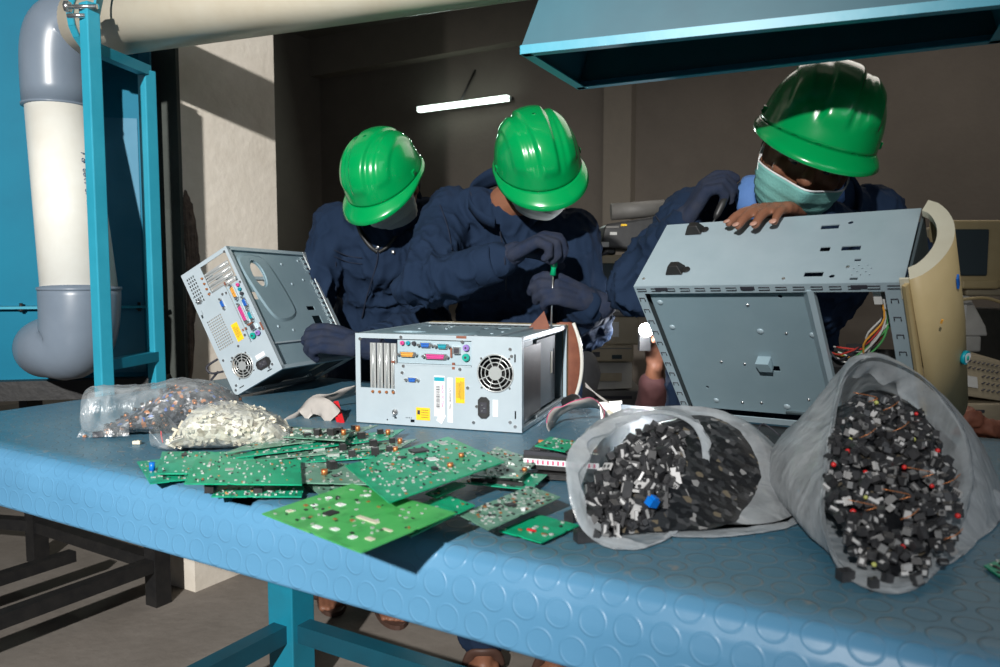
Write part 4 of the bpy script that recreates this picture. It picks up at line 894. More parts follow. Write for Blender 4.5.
# things under the right case
s = thing('chassis_base', 'dark opened chassis lying under the propped right case, silver brackets inside', 'chassis', T(740,440,.752))
q0 = T(705,452,.752)
localise(s, MB().box(q0+V((.10,.10,.0065)), (.36,.22,.010), RM).build('tray', 'black'))
for i in range(5): localise(s, MB().box(q0+V((.02+.05*i,.02+.02*(i%3),.016)), (.03,.02,.008), Matrix.Rotation(i*.7,3,'Z')).build('bracket', 'rear' if i%2 else 'black'))
for i in range(4): localise(s, MB().tube(catmull([q0+V((0+.03*i,.0,.022)), q0+V((.02+.03*i,.03,.045)), q0+V((.05+.03*i,.02,.025))], 10), .0015, 5).build('wire', ('wirer','ink','wirew','ink')[i]))
# ================================================================ bags
def loft(rings, N=64, sub=6, wr=.004, wf=22, seed=0, closed_end=True, lip=True):
    """rings: list of closed control loops (world points), skinned smoothly"""
    loops = [catmull(r, N, True) for r in rings]; K = len(loops); cols = []
    for k in range(N): cols.append(catmull([l[k] for l in loops], (K-1)*sub+1))
    M_ = (K-1)*sub+1; pts = [[cols[k][j] for k in range(N)] for j in range(M_)]
    cen = [sum(r, V((0,0,0)))/N for r in pts]
    for j in range(M_):
        for k in range(N):
            p = pts[j][k]; d = (p-cen[j]).normalized(); q = p*wf+V((seed*7.3,0,0))
            rdg = (1-abs(noise.noise(q)))*1.0-.6; rdg2 = noise.noise(q*2.3)
            amp = wr*(.4 if j == 0 else 1)
            pts[j][k] = p + d*(amp*(rdg*1.3+rdg2*.6))
            if pts[j][k].z < .7525: pts[j][k].z = .7525 + .001*abs(rdg2)
    mb = MB(); mb.smooth = True
    vs = [p for r in pts for p in r]
    mb.add(vs, [(j*N+k, j*N+(k+1)%N, (j+1)*N+(k+1)%N, (j+1)*N+k) for j in range(M_-1) for k in range(N)])
    if closed_end: mb.add(pts[-1]+[cen[-1]], [(k,(k+1)%N,N) for k in range(N)])
    return mb, pts, cen
piece_meshes = {}
def piece_mesh(kind):
    if kind in piece_meshes: return piece_meshes[kind]
    mb = MB(); mats = ['c_dark','c_grey','c_lt']
    if kind == 0: mb.box((0,0,0),(.011,.009,.009)).m(2).box((0,-.0046,0),(.006,.0006,.005)).m(1).box((.003,0,.0050),(.002,.006,.002))
    elif kind == 1: mb.box((0,0,0),(.014,.007,.007)).box((0,.004,0),(.010,.004,.004)).m(1).box((0,0,.0038),(.010,.003,.001))
    elif kind == 2: mb.m(1).box((0,0,0),(.009,.009,.007)).m(0).cyl((0,0,.0035),(0,0,.0046),.0026,n=8)
    elif kind == 3:
        mb.m(2).box((0,0,0),(.012,.008,.004))
        mb.m(0)
        for i in range(4): mb.box((-.0042+.0028*i,0,.0025),(.0012,.006,.002))
    elif kind == 4: mb.box((0,0,0),(.010,.010,.006)).box((0,.003,.004),(.010,.003,.004)).m(2).cyl((.0,-.006,0),(.0,-.005,0),.002,n=6)
    elif kind == 5: mb.sphere((0,0,0), .0034, 10, 7); mats = ['c_red']
    elif kind == 6: mb.sphere((0,0,0), .0034, 10, 7); mats = ['c_yel']
    elif kind == 7: mb.box((0,0,0),(.013,.012,.008)); mb.m(1).box((0,0,.0042),(.010,.009,.001))
    elif kind == 8: mb.box((0,0,0),(.022,.012,.010)).box((.006,0,.006),(.006,.012,.004)).cyl((-.006,0,.005),(-.006,0,.008),.003,n=8).m(2).box((0,-.0062,0),(.016,.0006,.004))
    elif kind == 9: mb.m(2).box((0,0,0),(.024,.012,.003)); mb.m(0).cyl((.006,0,.0015),(.006,0,.0022),.003,n=10).cyl((-.006,0,.0015),(-.006,0,.0022),.003,n=10)
    o = mb.build('tmp', mats); me = o.data; bpy.data.objects.remove(o); piece_meshes[kind] = me; return me
PN = {0:'plastic_connector',1:'plastic_connector',2:'round_jack',3:'pin_header',4:'plastic_connector',5:'red_bead',6:'olive_bead',7:'relay_block',8:'audio_jack',9:'metal_bracket'}
PL = {0:'black plastic connector',1:'black plastic connector',2:'grey round jack',3:'light grey pin header',4:'black plastic connector',5:'tiny red bead',6:'tiny olive bead',7:'black square block',8:'black audio jack',9:'small silver metal bracket'}
def heap(center, ax, ay, up, ru, rv, n, where, kinds, dome=.02, sc=1.0, grp='', skip=None, shape=None, jit=.004):
    """individual pieces bedded over an inclined elliptical heap surface"""
    placed = []
    tries = 0
    while len(placed) < n and tries < n*60:
        tries += 1
        a, b = R.uniform(-1,1), R.uniform(-1,1)
        if shape and not shape(a,b): continue
        if not shape and a*a+b*b > 1: continue
        if any((a-p)**2*ru*ru+(b-q)**2*rv*rv < (.0078*sc)**2 for p,q in placed): continue
        placed.append((a,b))
        pos = center + ax*(a*ru) + ay*(b*rv) + up*(dome*(1-(a*a+b*b)) + R.uniform(-.5,1)*jit)
        k = R.choices(list(kinds), list(kinds.values()))[0]
        o = bpy.data.objects.new(PN[k], piece_mesh(k)); C.objects.link(o); o.location = pos
        o.rotation_euler = (R.uniform(0,6.28), R.uniform(0,6.28), R.uniform(0,6.28)); s = sc*R.uniform(.85,1.15); o.scale = (s,s,s)
        tag(o, PL[k]+' '+where, 'bead' if k in (5,6) else 'bracket' if k == 9 else 'connector', PL[k]+'s '+grp)
def ring_from_px(lst):
    out = []
    for x, y, Y in lst:
        p = P(x, y, Y); out.append(p if p.z > .7545 else T(x, y, .7545))
    return out
# --- bag 3 (smaller open bag, centre right)
lip3 = ring_from_px([(566,474,.93),(578,440,1.00),(612,419,1.07),(655,413,1.11),(690,424,1.10),(702,452,1.06),(696,490,1.01),(666,535,.965),(625,549,.905),(584,530,.895)])
def blob_ring(c, rx, rz, xd, n=10, flat=.0):
    out = []
    for i in range(n):
        a = math.pi - i*2*math.pi/n; out.append(c + xd*(rx*math.cos(a)) + Z(rz*math.sin(a)))
    return out
def mid_ring(l0, c, sx, sz, shift=V((0,0,0)), xd=None):
    cc = sum(l0, V((0,0,0)))/len(l0); return [c + V(((p-cc).x*sx, (p-cc).y*sx, (p-cc).z*sz)) for p in l0]
axis3 = V((.86,.50,0)); c3_ = sum(lip3, V((0,0,0)))/10
s3 = V((.5,-.86,0))
def ring3(c, rx, rz, z0=.753): # perpendicular-ish cross section, matching the order of lip3 (left, top, right, bottom)
    out = []
    angs = [180,145,115,90,62,25,-15,-55,-90,-135]
    for a in angs:
        a = math.radians(a); out.append(V((c.x,c.y,0)) + s3*(-rx*math.cos(a))*-1 + Z(z0+rz+rz*math.sin(a)))
    return out
B3p = T(720,535,.753)
neck3 = [p + V((.022,.055,.0)) for p in lip3]
f3 = [p + V((.010,.008,.0)) + (p-c3_)*.03 for p in lip3]
body3a = ring_from_px([(600,478,1.08),(615,448,1.12),(652,424,1.17),(698,409,1.18),(738,418,1.16),(766,452,1.10),(764,492,1.025),(737,530,.975),(686,536,.95),(628,518,1.02)])
body3b = ring_from_px([(690,492,1.13),(700,462,1.17),(722,442,1.20),(752,436,1.20),(780,452,1.18),(799,487,1.09),(803,512,1.045),(786,527,1.0),(748,531,.985),(704,518,1.05)])
tail3 = ring_from_px([(776,512,1.09),(777,503,1.10),(781,497,1.11),(786,495,1.12),(792,500,1.12),(795,507,1.11),(796,515,1.08),(792,521,1.05),(786,523,1.04),(780,519,1.05)])
bag3 = thing('plastic_bag', 'milky plastic bag lying open with black audio jacks spilling, the smaller of two open bags', 'bag', (c3_.x,c3_.y,.753))
mb, pts3, cen3 = loft([lip3, f3, neck3, body3a, body3b, tail3], 72, 7, .0040, 26, 1)
localise(bag3, mb.build('film_body', 'film'))
def lip_band(pts, cen, name, parent, depth, m_='film', out=.004, seed=0):
    N = len(pts[0]); g = []; K = 6
    c0 = cen[0]; c1 = cen[3]; ax = (c1-c0).normalized()
    for j in range(K):
        f = j/(K-1)
        for k in range(N):
            p = pts[0][k]; d = (p-c0).normalized(); w = .35+.65*abs(noise.noise(V((math.cos(k/N*6.28)*2, math.sin(k/N*6.28)*2, seed))))*1.6
            q = p + d*(out*math.sin(f*math.pi)+.001) - d*(.012*f*w) + ax*(depth*f*w*.9) + d*(.002*noise.noise(p*60+V((0,0,f*3))))
            if q.z < .753: q.z = .753
            g.append(q)
    mb = MB(); mb.smooth = True; mb.add(g, [(j*N+k, j*N+(k+1)%N, (j+1)*N+(k+1)%N, (j+1)*N+k) for j in range(K-1) for k in range(N)])
    localise(parent, mb.build(name, m_))
lip_band(pts3, cen3, 'rolled_rim', bag3, .035, 'film', .005, 3)
# inner cream folds of film
N = 72; g = []
for j in range(5):
    for k in range(N): p = pts3[0][k]; d = (c3_-p); hi = max(0,min(1,(p.z-.80)/.06)); q = p + d*(.004+.006*hi+(.12*hi+.012)*j/4*(.6+.8*abs(noise.noise(p*30)))) + V((.022,.02,0))*(j/4*1.6*(.25+.75*hi)); g.append(q if q.z > .754 else V((q.x,q.y,.754)))
mb = MB(); mb.smooth = True; mb.add(g, [(j*N+k, j*N+(k+1)%N, (j+1)*N+(k+1)%N, (j+1)*N+k) for j in range(4) for k in range(N)]); localise(bag3, mb.build('inner_fold', 'film'))
# contents of bag 3
A3a, A3b, A3c, A3d = P(588,500,.960), P(690,452,1.06), T(622,541,.757), P(645,428,1.085); hc3 = (A3a+A3b+A3c+A3d)/4; axu = (A3b-A3a).normalized(); ayv = (A3d-A3c).normalized(); hu3, hv3 = (A3b-A3a).length/2, (A3d-A3c).length/2
nrm = axu.cross(ayv).normalized()
if nrm.y > 0: nrm = -nrm
def fill(rings, name, shrink, m_, parent_lab, seed, cap=True, amp=.006):
    loops = [catmull(r, 48, True) for r in rings]; mb = MB(); vs = []; N = 48
    cols = [catmull([l[k] for l in loops], (len(rings)-1)*5+1) for k in range(N)]; Mx = (len(rings)-1)*5+1
    rows = [[cols[k][j] for k in range(N)] for j in range(Mx)]
    for r in rows:
        c = sum(r, V((0,0,0)))/N
        for k in range(N):
            low = r[k].z < c.z-.005; p = c+(r[k]-c)*shrink; p.z = (r[k].z+.002) if low else p.z; d = (r[k]-c).normalized(); p = p + d*(amp*noise.noise(p*90+V((seed,0,0)))); p.z = max(p.z, .757); r[k] = p
    mb.add([p for r in rows for p in r], [(j*N+k, j*N+(k+1)%N, (j+1)*N+(k+1)%N, (j+1)*N+k) for j in range(Mx-1) for k in range(N)])
    mb.add(rows[-1]+[sum(rows[-1],V((0,0,0)))/N], [(k,(k+1)%N,N) for k in range(N)]); c = sum(rows[0],V((0,0,0)))/N
    mb.add(rows[0]+[c], [(k,(k+1)%N,N) for k in range(N)])
    return mb, rows
def mat_heap(name, cols, scale=95):
    m, n, b = nt(name); L = n.links.new; tc = n.nodes.new('ShaderNodeTexCoord'); v = n.nodes.new('ShaderNodeTexVoronoi'); v.inputs['Scale'].default_value = scale; L(tc.outputs['Object'], v.inputs['Vector'])
    s = n.nodes.new('ShaderNodeSeparateColor'); L(v.outputs['Color'], s.inputs[0]); r = n.nodes.new('ShaderNodeValToRGB'); r.color_ramp.interpolation = 'CONSTANT'
    e = r.color_ramp.elements; tot = 0
    for i, (c, w_) in enumerate(cols):
        q = e[i] if i < 2 else e.new(tot); q.position = tot; q.color = rgb(c); tot += w_
    L(s.outputs[0], r.inputs['Fac']); L(r.outputs['Color'], b.inputs['Base Color']); b.inputs['Roughness'].default_value = .35
    bp = n.nodes.new('ShaderNodeBump'); bp.inputs['Strength'].default_value = 1; bp.inputs['Distance'].default_value = .004; L(s.outputs[1], bp.inputs['Height']); L(bp.outputs[0], b.inputs['Normal'])
    return m
M['heap_dark'] = mat_heap('packed_black_parts', [((.008,.009,.011),.50),((.022,.024,.027),.26),((.05,.052,.056),.16),((.12,.10,.07),.03),((.22,.22,.22),.05)], 120)
M['heap_dark2'] = mat_heap('packed_coils', [((.015,.017,.022),.45),((.06,.065,.075),.26),((.45,.17,.06),.09),((.2,.2,.22),.12),((.02,.08,.3),.08)], 150)
M['heap_white'] = mat_heap('packed_cream_connectors', [((.55,.51,.40),.4),((.66,.63,.54),.3),((.36,.32,.24),.15),((.22,.19,.13),.15)], 120)
in3 = [[hc3+axu*(hu3*math.cos(a))+ayv*(hv3*math.sin(a)) for a in [math.radians(x) for x in (180,140,110,85,60,25,-10,-50,-90,-140)]], body3a, body3b, tail3]
mb, _ = fill(in3, 'x', .885, 'heap_dark', '', 2); o = mb.build('packed_parts', 'heap_dark'); tag(o, 'packed black jacks filling the smaller open bag', 'electronic parts', kind='stuff')
heap(hc3, axu, ayv, nrm, hu3*.96, hv3*.95, 160, 'in the mouth of the smaller open bag', {8:40,0:18,1:14,4:14,9:8,3:5,7:4}, .010, .88, 'in the smaller open bag', jit=.006)
s = MB().box((0,0,0),(.014,.010,.010)).box((0,0,.006),(.008,.008,.004)).build('blue_connector', 'bluep'); s.location = P(651,507,.935)+nrm*.008; s.rotation_euler = (.4,.3,.7); tag(s, 'single bright blue connector among the black jacks in the smaller open bag', 'connector')
# --- bag 4 (larger, right)
lip4 = ring_from_px([(822,512,.86),(828,460,.93),(836,405,1.02),(850,368,1.07),(880,358,1.09),(925,380,1.07),(962,425,1.0),(972,480,.93),(955,540,.86),(920,586,.80),(875,590,.79),(838,566,.81)])
c4_ = sum(lip4, V((0,0,0)))/12
def r4(lst): return ring_from_px(lst)
f4 = [p + (p-c4_)*.02 + V((.01,.035,0)) for p in lip4]
m4 = r4([(785,500,.98),(784,455,1.03),(800,420,1.09),(828,392,1.13),(875,368,1.15),(930,388,1.14),(972,430,1.08),(988,485,1.0),(985,530,.94),(950,560,.90),(890,560,.90),(820,540,.92)])
e4 = r4([(772,475,1.12),(776,452,1.15),(795,432,1.18),(830,415,1.20),(875,400,1.21),(925,410,1.20),(970,445,1.17),(992,480,1.13),(995,505,1.09),(960,520,1.06),(890,520,1.05),(805,505,1.07)])
g4 = [p + (sum(e4,V((0,0,0)))/12-p)*.85 + V((0,.03,0)) for p in e4]
bag4 = thing('plastic_bag', 'large upright open plastic bag full of small black connectors at the right', 'bag', (c4_.x,c4_.y,.753))
mb, pts4, cen4 = loft([lip4, f4, m4, e4, g4], 84, 7, .0045, 22, 5)
localise(bag4, mb.build('film_body', 'film'))
lip_band(pts4, cen4, 'rolled_rim', bag4, .045, 'film', .004, 8)
N = 84; g = []
for j in range(6):
    for k in range(N):
        p = pts4[0][k]; wt = 1.5*max(0,min(1,(p.z-.80)/.10))+.12; d = (c4_-p); q = p + d*(.04+.13*j/5*wt*(.5+.9*abs(noise.noise(p*26)))) + V((.0,.05,0))*(j/5); g.append(q if q.z > .7535 else V((q.x,q.y,.7535)))
mb = MB(); mb.smooth = True; mb.add(g, [(j*N+k, j*N+(k+1)%N, (j+1)*N+(k+1)%N, (j+1)*N+k) for j in range(5) for k in range(N)]); localise(bag4, mb.build('inner_fold', 'film'))
q = P(985,500,1.02); localise(bag4, MB().sphere(q, (.025,.02,.018), 14, 10).build('corner_fold', 'film'))
hb4, ht4 = T(885,586,.757), P(890,398,1.06); hl4, hr4 = P(826,500,.90), P(964,490,.93)
h4c = (hb4+ht4)/2; ay4 = (ht4-hb4).normalized(); ax4 = (hr4-hl4); ax4 = (ax4-ay4*ax4.dot(ay4)).normalized(); up4 = ax4.cross(ay4).normalized()
if up4.y > 0: up4 = -up4
rim4 = [h4c + ax4*.004 + ax4*(.064*math.cos(a)) + ay4*(((ht4-hb4).length/2)*math.sin(a)) for a in [math.radians(x) for x in (190,165,140,115,90,65,40,10,-20,-55,-90,-135)]]
mb, _ = fill([rim4, [p+V((.006,.06,0)) for p in rim4], [c4_+V((.01,.15,0))+(p-c4_-V((.01,.15,0)))*.85 for p in m4], e4], 'x', .84, 'heap_dark', '', 4); o = mb.build('packed_parts', 'heap_dark'); tag(o, 'packed black connectors filling the large open bag', 'electronic parts', kind='stuff')
heap(h4c+ax4*.004, ax4, ay4, up4, .073, (ht4-hb4).length/2*.97, 290, 'in the heap inside the large open bag', {0:34,1:18,4:16,2:8,3:9,7:9,5:4,6:2}, .012, .86, 'in the large open bag', shape=lambda a,b: a*a+b*b < 1 and not (b > .55 and a < -.65), jit=.005)
for k in range(10):
    a, b = R.uniform(-.8,.8), R.uniform(-.8,.9); p = h4c+ax4*(a*.078)+ay4*(b*.14)+up4*.02
    s = MB().tube(catmull([p, p+V((.01,-.004,.006)), p+V((.02*R.choice((-1,1)),.0,.012))], 8), .0005, 4).build('wire_clipping', 'copper'); tag(s, 'thin copper wire clipping on the heap in the large open bag', 'wire', 'wire clippings on the heap in the large bag')
# --- bags 1 and 2 (closed clear bags, far left)
def pillow(base, L, W, H, yaw, flat0, seed, wr, film, fillm, fillshr, nm, lab, flapup=.0, tall=False):
    """pillow bag: x from the flat open end (0) to the full end (L)"""
    rm = Matrix.Rotation(yaw, 3, 'Z'); rings = []; inner = []
    for i in range(9):
        f = i/8; hh = H*(math.sin(math.pi*min(1,max(0,(f-flat0)/(1-flat0)))**.75)**.6 if f > flat0 else 0) + (.012+flapup*(1-f/max(flat0,.01)) if f <= flat0 else .006)
        ww = W*(.80+.20*math.sin(math.pi*min(1,f*1.1))) if f < .9 else W*(.62 if f < 1 else .12)
        if f <= flat0: hh = max(hh, .02)
        if i == 8: hh = .012
        if tall and f < .8: hh = max(hh, H*.93)
        r = []
        for k in range(14):
            a = 2*math.pi*k/14; ca, sa = math.cos(a), math.sin(a)
            y = ww/2*math.copysign(abs(ca)**.8, ca); z = hh/2+hh/2*math.copysign(abs(sa)**.85, sa)
            r.append(base + rm @ V((L*f, y, 0)) + Z(max(0,z)+.002))
        rings.append(r)
    mb, pts, cen = loft(rings, 64, 5, wr, 30, seed, True)
    t = thing('plastic_bag', lab, 'bag', base); localise(t, mb.build('film_body', film))
    k0 = next(i for i in range(9) if i/8 > flat0); inn = rings[max(1,k0-1):]
    if tall: inn = [[V((p.x,p.y,.755+(p.z-.755)*min(1,.18+.26*q))) for p in r] for q, r in enumerate(inn)]
    mb, rows = fill(inn, 'x', fillshr, fillm, '', seed, amp=.004)
    return t, mb, rows, rm
b1 = T(92,432,.753)
yaw1 = math.radians(10)
t_, mb, rows, rm = pillow(b1, .315, .15, .094, yaw1, .20, 11, .0045, 'film_clear', 'heap_dark2', .86, 'a', 'clear plastic bag of dark coils and plugs, leftmost on the bench', 0, tall=True)
o = mb.build('packed_coils', 'heap_dark2'); tag(o, 'dark coils and copper pieces packed in the leftmost clear bag', 'electronic parts', kind='stuff')
for a, b, zz in ((0,.15,.07),): pass
g_ = []
for i in range(9):
    for j in range(6):
        u_, v_ = i/8, j/5; p = b1 + rm @ V((-.004+.10*u_*.9, -.073+.004*math.sin(j*2), 0)) + Z(.004+v_*(.082+.012*u_)) + V((.004*math.sin(j*1.7+i),-.004*noise.noise(V((i*.6,j*.8,2))),0)) + V((.012*v_,.02*v_,0)); g_.append(p)
mb = MB(); mb.smooth = True; mb.add(g_, [(i*6+j,(i+1)*6+j,(i+1)*6+j+1,i*6+j+1) for i in range(8) for j in range(5)]); localise(t_, mb.build('open_flap', 'film_clear'))
def surf_pieces(rows, n, meshes, nm, lab, cat, grp, sc=1, zmin=.762):
    vs = [p for r in rows for p in r if p.z > zmin]
    for i in range(n):
        p = R.choice(vs); o = bpy.data.objects.new(nm, R.choice(meshes)); C.objects.link(o); o.location = p+V((R.uniform(-.005,.005),R.uniform(-.005,.002),R.uniform(-.001,.0015)))
        o.rotation_euler = (R.uniform(-.6,.6), R.uniform(-.6,.6), R.uniform(0,6.28)); s = sc*R.uniform(.8,1.2); o.scale = (s,s,s); tag(o, lab, cat, grp)
cm = []
for w_ in (.018,.013):
    mb = MB().box((0,0,0),(w_,.005,.004)).m(1).box((0,-.0026,0),(w_*.8,.0004,.0018)); o = mb.build('tmp', ['conn_w','crumble']); cm.append(o.data); bpy.data.objects.remove(o)
coilm = []
for m_ in ('copper','chip','chip'):
    mb = MB().cyl((0,0,-.003),(0,0,.003),.0035,n=10).m(1).cyl((0,0,.003),(0,0,.004),.0042,n=10).cyl((0,0,-.004),(0,0,-.003),.0042,n=10); o = mb.build('tmp', [m_,'chip']); coilm.append(o.data); bpy.data.objects.remove(o)
surf_pieces(rows, 170, coilm, 'coil', 'small dark wound coil seen through the leftmost clear bag', 'coil', 'coils in the leftmost clear bag', .95)
b2 = T(160,447,.753)
t_, mb, rows, rm = pillow(b2, .245, .125, .072, math.radians(4), .12, 21, .003, 'film_clear', 'heap_white', .86, 'b', 'clear plastic bag of cream white connectors, in front of the dark coil bag', .045)
o = mb.build('packed_connectors', 'heap_white'); tag(o, 'cream connectors packed in the second clear bag', 'electronic parts', kind='stuff')
surf_pieces(rows, 210, cm, 'slot_connector', 'cream strip connector inside the clear bag of white connectors', 'connector', 'cream connectors in the clear bag', 1.0)
for (a, b) in (((161,431),(163,443)),((172,444),(190,432))):
    A_, B_ = P(a[0],a[1],1.40), P(b[0],b[1],1.40); localise(t_, MB().tube(catmull([A_, (A_+B_)/2+V((0,-.002,.001)), B_], 6), .0011, 6).build('seal_line', 'red'))
# torn scraps of film by bag 1's mouth
# ================================================================ people
M['eyew'] = mat('eye_white', (.25,.22,.20), .4)
def remesh(mb, name, m_, voxel, smooth=4, parent=None, disp=None, fac=.5):
    o = mb.build(name, m_); md = o.modifiers.new('r','REMESH'); md.mode = 'VOXEL'; md.voxel_size = voxel; md.use_smooth_shade = True
    md = o.modifiers.new('s','SMOOTH'); md.iterations = smooth; md.factor = fac
    baked(o); me = o.data
    if disp:
        ns = [v.normal.copy() for v in me.vertices]; cs = [v.co.copy() for v in me.vertices]
        for v, n_, c_ in zip(me.vertices, ns, cs): v.co = c_ + n_*disp(c_, n_)
    for p in me.polygons: p.use_smooth = True
    me.update()
    if parent: localise(parent, o)
    return o
def wrinkle(amp, joints=(), sc=9, seed=0):
    """cloth folds: ridged noise, stronger round the given joints"""
    def f(c, n_):
        q = V((c.x*sc*1.0, c.y*sc, c.z*sc*.75)) + V((seed*3.1,0,0)); w_ = noise.noise_vector(q*.6)*.6
        r1 = 1-abs(noise.noise(q+w_)); r2 = 1-abs(noise.noise(q*2.1+w_)); k = .55
        for j, rad in joints: k = max(k, 1.5*math.exp(-((c-j).length/rad)**2))
        r3 = 1-abs(noise.noise(V((q.x*3.2+q.z*1.1, q.y*3.2, q.z*1.3))+w_*1.5))
        return amp*k*((r1**3-.45)*1.1+(r2**5-.3)*.9+(r3**7-.2)*.45) 
    return f
def hand_prims(mb, wrist, D, N_, S, size=1.0, curls=(35,40,42,45), spread=5, thumb=(.35,-.15,25), fr=.0095, glove=False):
    """wrist point, D: wrist->knuckles, N_: palm-facing normal, S: little finger -> index side; curls: degrees per joint"""
    D = V(D).normalized(); N_ = V(N_); N_ = (N_-D*N_.dot(D)).normalized(); S0 = V(S); S_ = D.cross(N_); S_ = S_ if S_.dot(S0) > 0 else -S_
    W = V(wrist); k = size; lens = (.070,.078,.072,.056); offs = (.0305,.0105,-.0100,-.0295); tips = []
    base = [W + D*(.086*k - abs(o_-.008)*.25*k) + S_*(o_*k) for o_ in offs]
    for i in range(4):
        mb.capsule(W + S_*(offs[i]*.62*k) + D*.01*k, .0160*k, base[i], .0130*k)
        sp = math.radians(spread)*offs[i]/.03; Di = (D*math.cos(sp)+S_*math.sin(sp)).normalized(); p = base[i]; r = fr*k*(1.06 if i < 3 else .92); A = 0
        for j, f in enumerate((.45,.31,.24)):
            A += math.radians(curls[i]*(.8,1.15,.85)[j]); d2 = Di*math.cos(A) + N_*math.sin(A)
            q = p + d2*(lens[i]*f*k*1.05); mb.capsule(p, r*(1.12-.08*j), q, r*(1.04-.09*j)); p = q
        tips.append((p, d2))
    mb.capsule(base[0]-D*.02*k, .012*k, base[3]-D*.02*k, .012*k); mb.capsule(W+S_*.012*k, .019*k, W-S_*.012*k+D*.03*k, .017*k)
    tb = W + S_*.026*k + D*.022*k + N_*.006*k; s_, n_, cu = thumb
    td = (D*.72 + S_*s_ + N_*n_).normalized(); p = tb; r = fr*1.2*k
    mb.capsule(W+S_*.012*k, .016*k, tb, .0145*k)
    for j, L in enumerate((.040,.032,.026)):
        q = p+td*L*k; mb.capsule(p, r*(1.15-.1*j), q, r*(1.06-.1*j)); p = q; td = (td + N_*math.sin(math.radians(cu))*.6 - S_*math.sin(math.radians(cu))*.25).normalized()
    return tips, p
def head_prims(mb, hc, Fd, Ud, neck):
    Sd = Fd.cross(Ud); rot = Matrix((Fd, Sd, Ud)).transposed()
    mb.sphere(hc, (.092,.074,.108), 24, 16, rot); mb.sphere(hc+Ud*.035-Fd*.012, (.096,.078,.082), 24, 14, rot)
    mb.sphere(hc-Ud*.065+Fd*.030, (.052,.048,.045), 16, 10, rot)                       # jaw
    mb.capsule(hc+Fd*.088+Ud*.012, .008, hc+Fd*.108-Ud*.020, .0125); mb.sphere(hc+Fd*.098-Ud*.024, (.013,.018,.010), 10, 8, rot)   # nose
    mb.capsule(hc+Fd*.082+Ud*.030+Sd*.035, .009, hc+Fd*.088+Ud*.028+Sd*.012, .008).capsule(hc+Fd*.082+Ud*.030-Sd*.035, .009, hc+Fd*.088+Ud*.028-Sd*.012, .008)
    mb.capsule(hc+Fd*.090-Ud*.056+Sd*.016, .008, hc+Fd*.090-Ud*.056-Sd*.016, .008)
    for s in (-1,1):
        mb.sphere(hc+Sd*(s*.078)-Fd*.005-Ud*.008, (.020,.009,.031), 12, 8, rot); mb.sphere(hc+Sd*(s*.045)+Fd*.066-Ud*.018, (.02,.018,.02), 10, 8, rot)
    mb.capsule(hc-Ud*.05-Fd*.02, .055, neck, .056)
def helmet(parent, c, Ud, Fd, k=1.0, label=None):
    Fd = (Fd-Ud*Fd.dot(Ud)).normalized(); Sd = Ud.cross(Fd); mw = frame(c, Fd, Sd, Ud)
    A, B, H = .142, .116, .140; nA, nT = 120, 40; vs = []
    sstep = lambda x, a, b: max(0, min(1, (x-a)/(b-a)))**2*(3-2*max(0, min(1, (x-a)/(b-a))))
    for j in range(nT+1):
        f = j/nT; ph = f*math.pi/2
        for i in range(nA):
            th = 2*math.pi*i/nA; cp = math.cos(ph)**.82; x, y, z = A*math.cos(th)*cp, B*math.sin(th)*cp, H*math.sin(ph)**.95
            n_ = V((x/A/A, y/B/B, z/H/H)).normalized(); ay = abs(y); up_ = sstep(z, .030, .055)*(1 if x > -.11 else .5)
            wd = .020+.012*(1-sstep(x,-.1,.12)); d = 0
            d += .0060*(1-sstep(ay, wd, wd+.006))*up_                       # raised crown band
            d -= .0022*(sstep(ay, wd+.004, wd+.008)-sstep(ay, wd+.012, wd+.020))*up_
            d += .0045*(sstep(ay, .050, .056)-sstep(ay, .080, .088))*sstep(z,.035,.06)
            d += .0030*(1-sstep(ay, .0, .003))*up_*0
            if z < .022: d += .0018*(1-z/.022)
            v = V((x,y,z))+n_*d; vs.append(v*k)
    fs = [(j*nA+i, j*nA+(i+1)%nA, (j+1)*nA+(i+1)%nA, (j+1)*nA+i) for j in range(nT) for i in range(nA)]
    mb = MB(); mb.smooth = True; mb.add(vs, fs)
    g = []
    for r in range(6):
        f = r/5
        for i in range(nA):
            th = 2*math.pi*i/nA; cf = max(0, math.cos(th)); w_ = .005+.036*cf**1.3; dz = -.010*f-.020*cf**1.3*f**1.3
            o_ = V((math.cos(th), math.sin(th)*.8, 0)).normalized(); q = vs[i]/k
            g.append((q + o_*(w_*(f**1.2)+.0015*f) + V((0,0,dz-(.004 if r == 5 else 0))))*k)
    mb.add(g, [(j*nA+i, j*nA+(i+1)%nA, (j+1)*nA+(i+1)%nA, (j+1)*nA+i) for j in range(5) for i in range(nA)])
    mb.add([vs[i] for i in range(nA)]+[g[i] for i in range(nA)], [(i,(i+1)%nA,nA+(i+1)%nA,nA+i) for i in range(nA)])
    o = mb.build('hard_hat', 'helmet'); md = o.modifiers.new('s','SOLIDIFY'); md.thickness = .0025; md.offset = -1; o.matrix_world = mw; localise(parent, o)
    if label: o['label'] = label
    def sub(m_b, nm, m_):
        q = m_b.build(nm, m_); q.parent = o; q.matrix_parent_inverse = Matrix.Identity(4); return q
    for s in (-1,1):
        sub(MB().box(V((.010,s*(B-.001),.016))*k, V((.016,.009,.014))*k), 'accessory_slot', 'helmet'); sub(MB().box(V((.010,s*(B+.0015),.013))*k, V((.010,.007,.005))*k), 'slot_opening', 'hdark')
    sub(MB().tube([V((A*.93*math.cos(t), B*.93*math.sin(t), -.012))*k for t in [i/40*2*math.pi for i in range(41)]], .005*k, 6), 'inner_band', 'black')
    return o
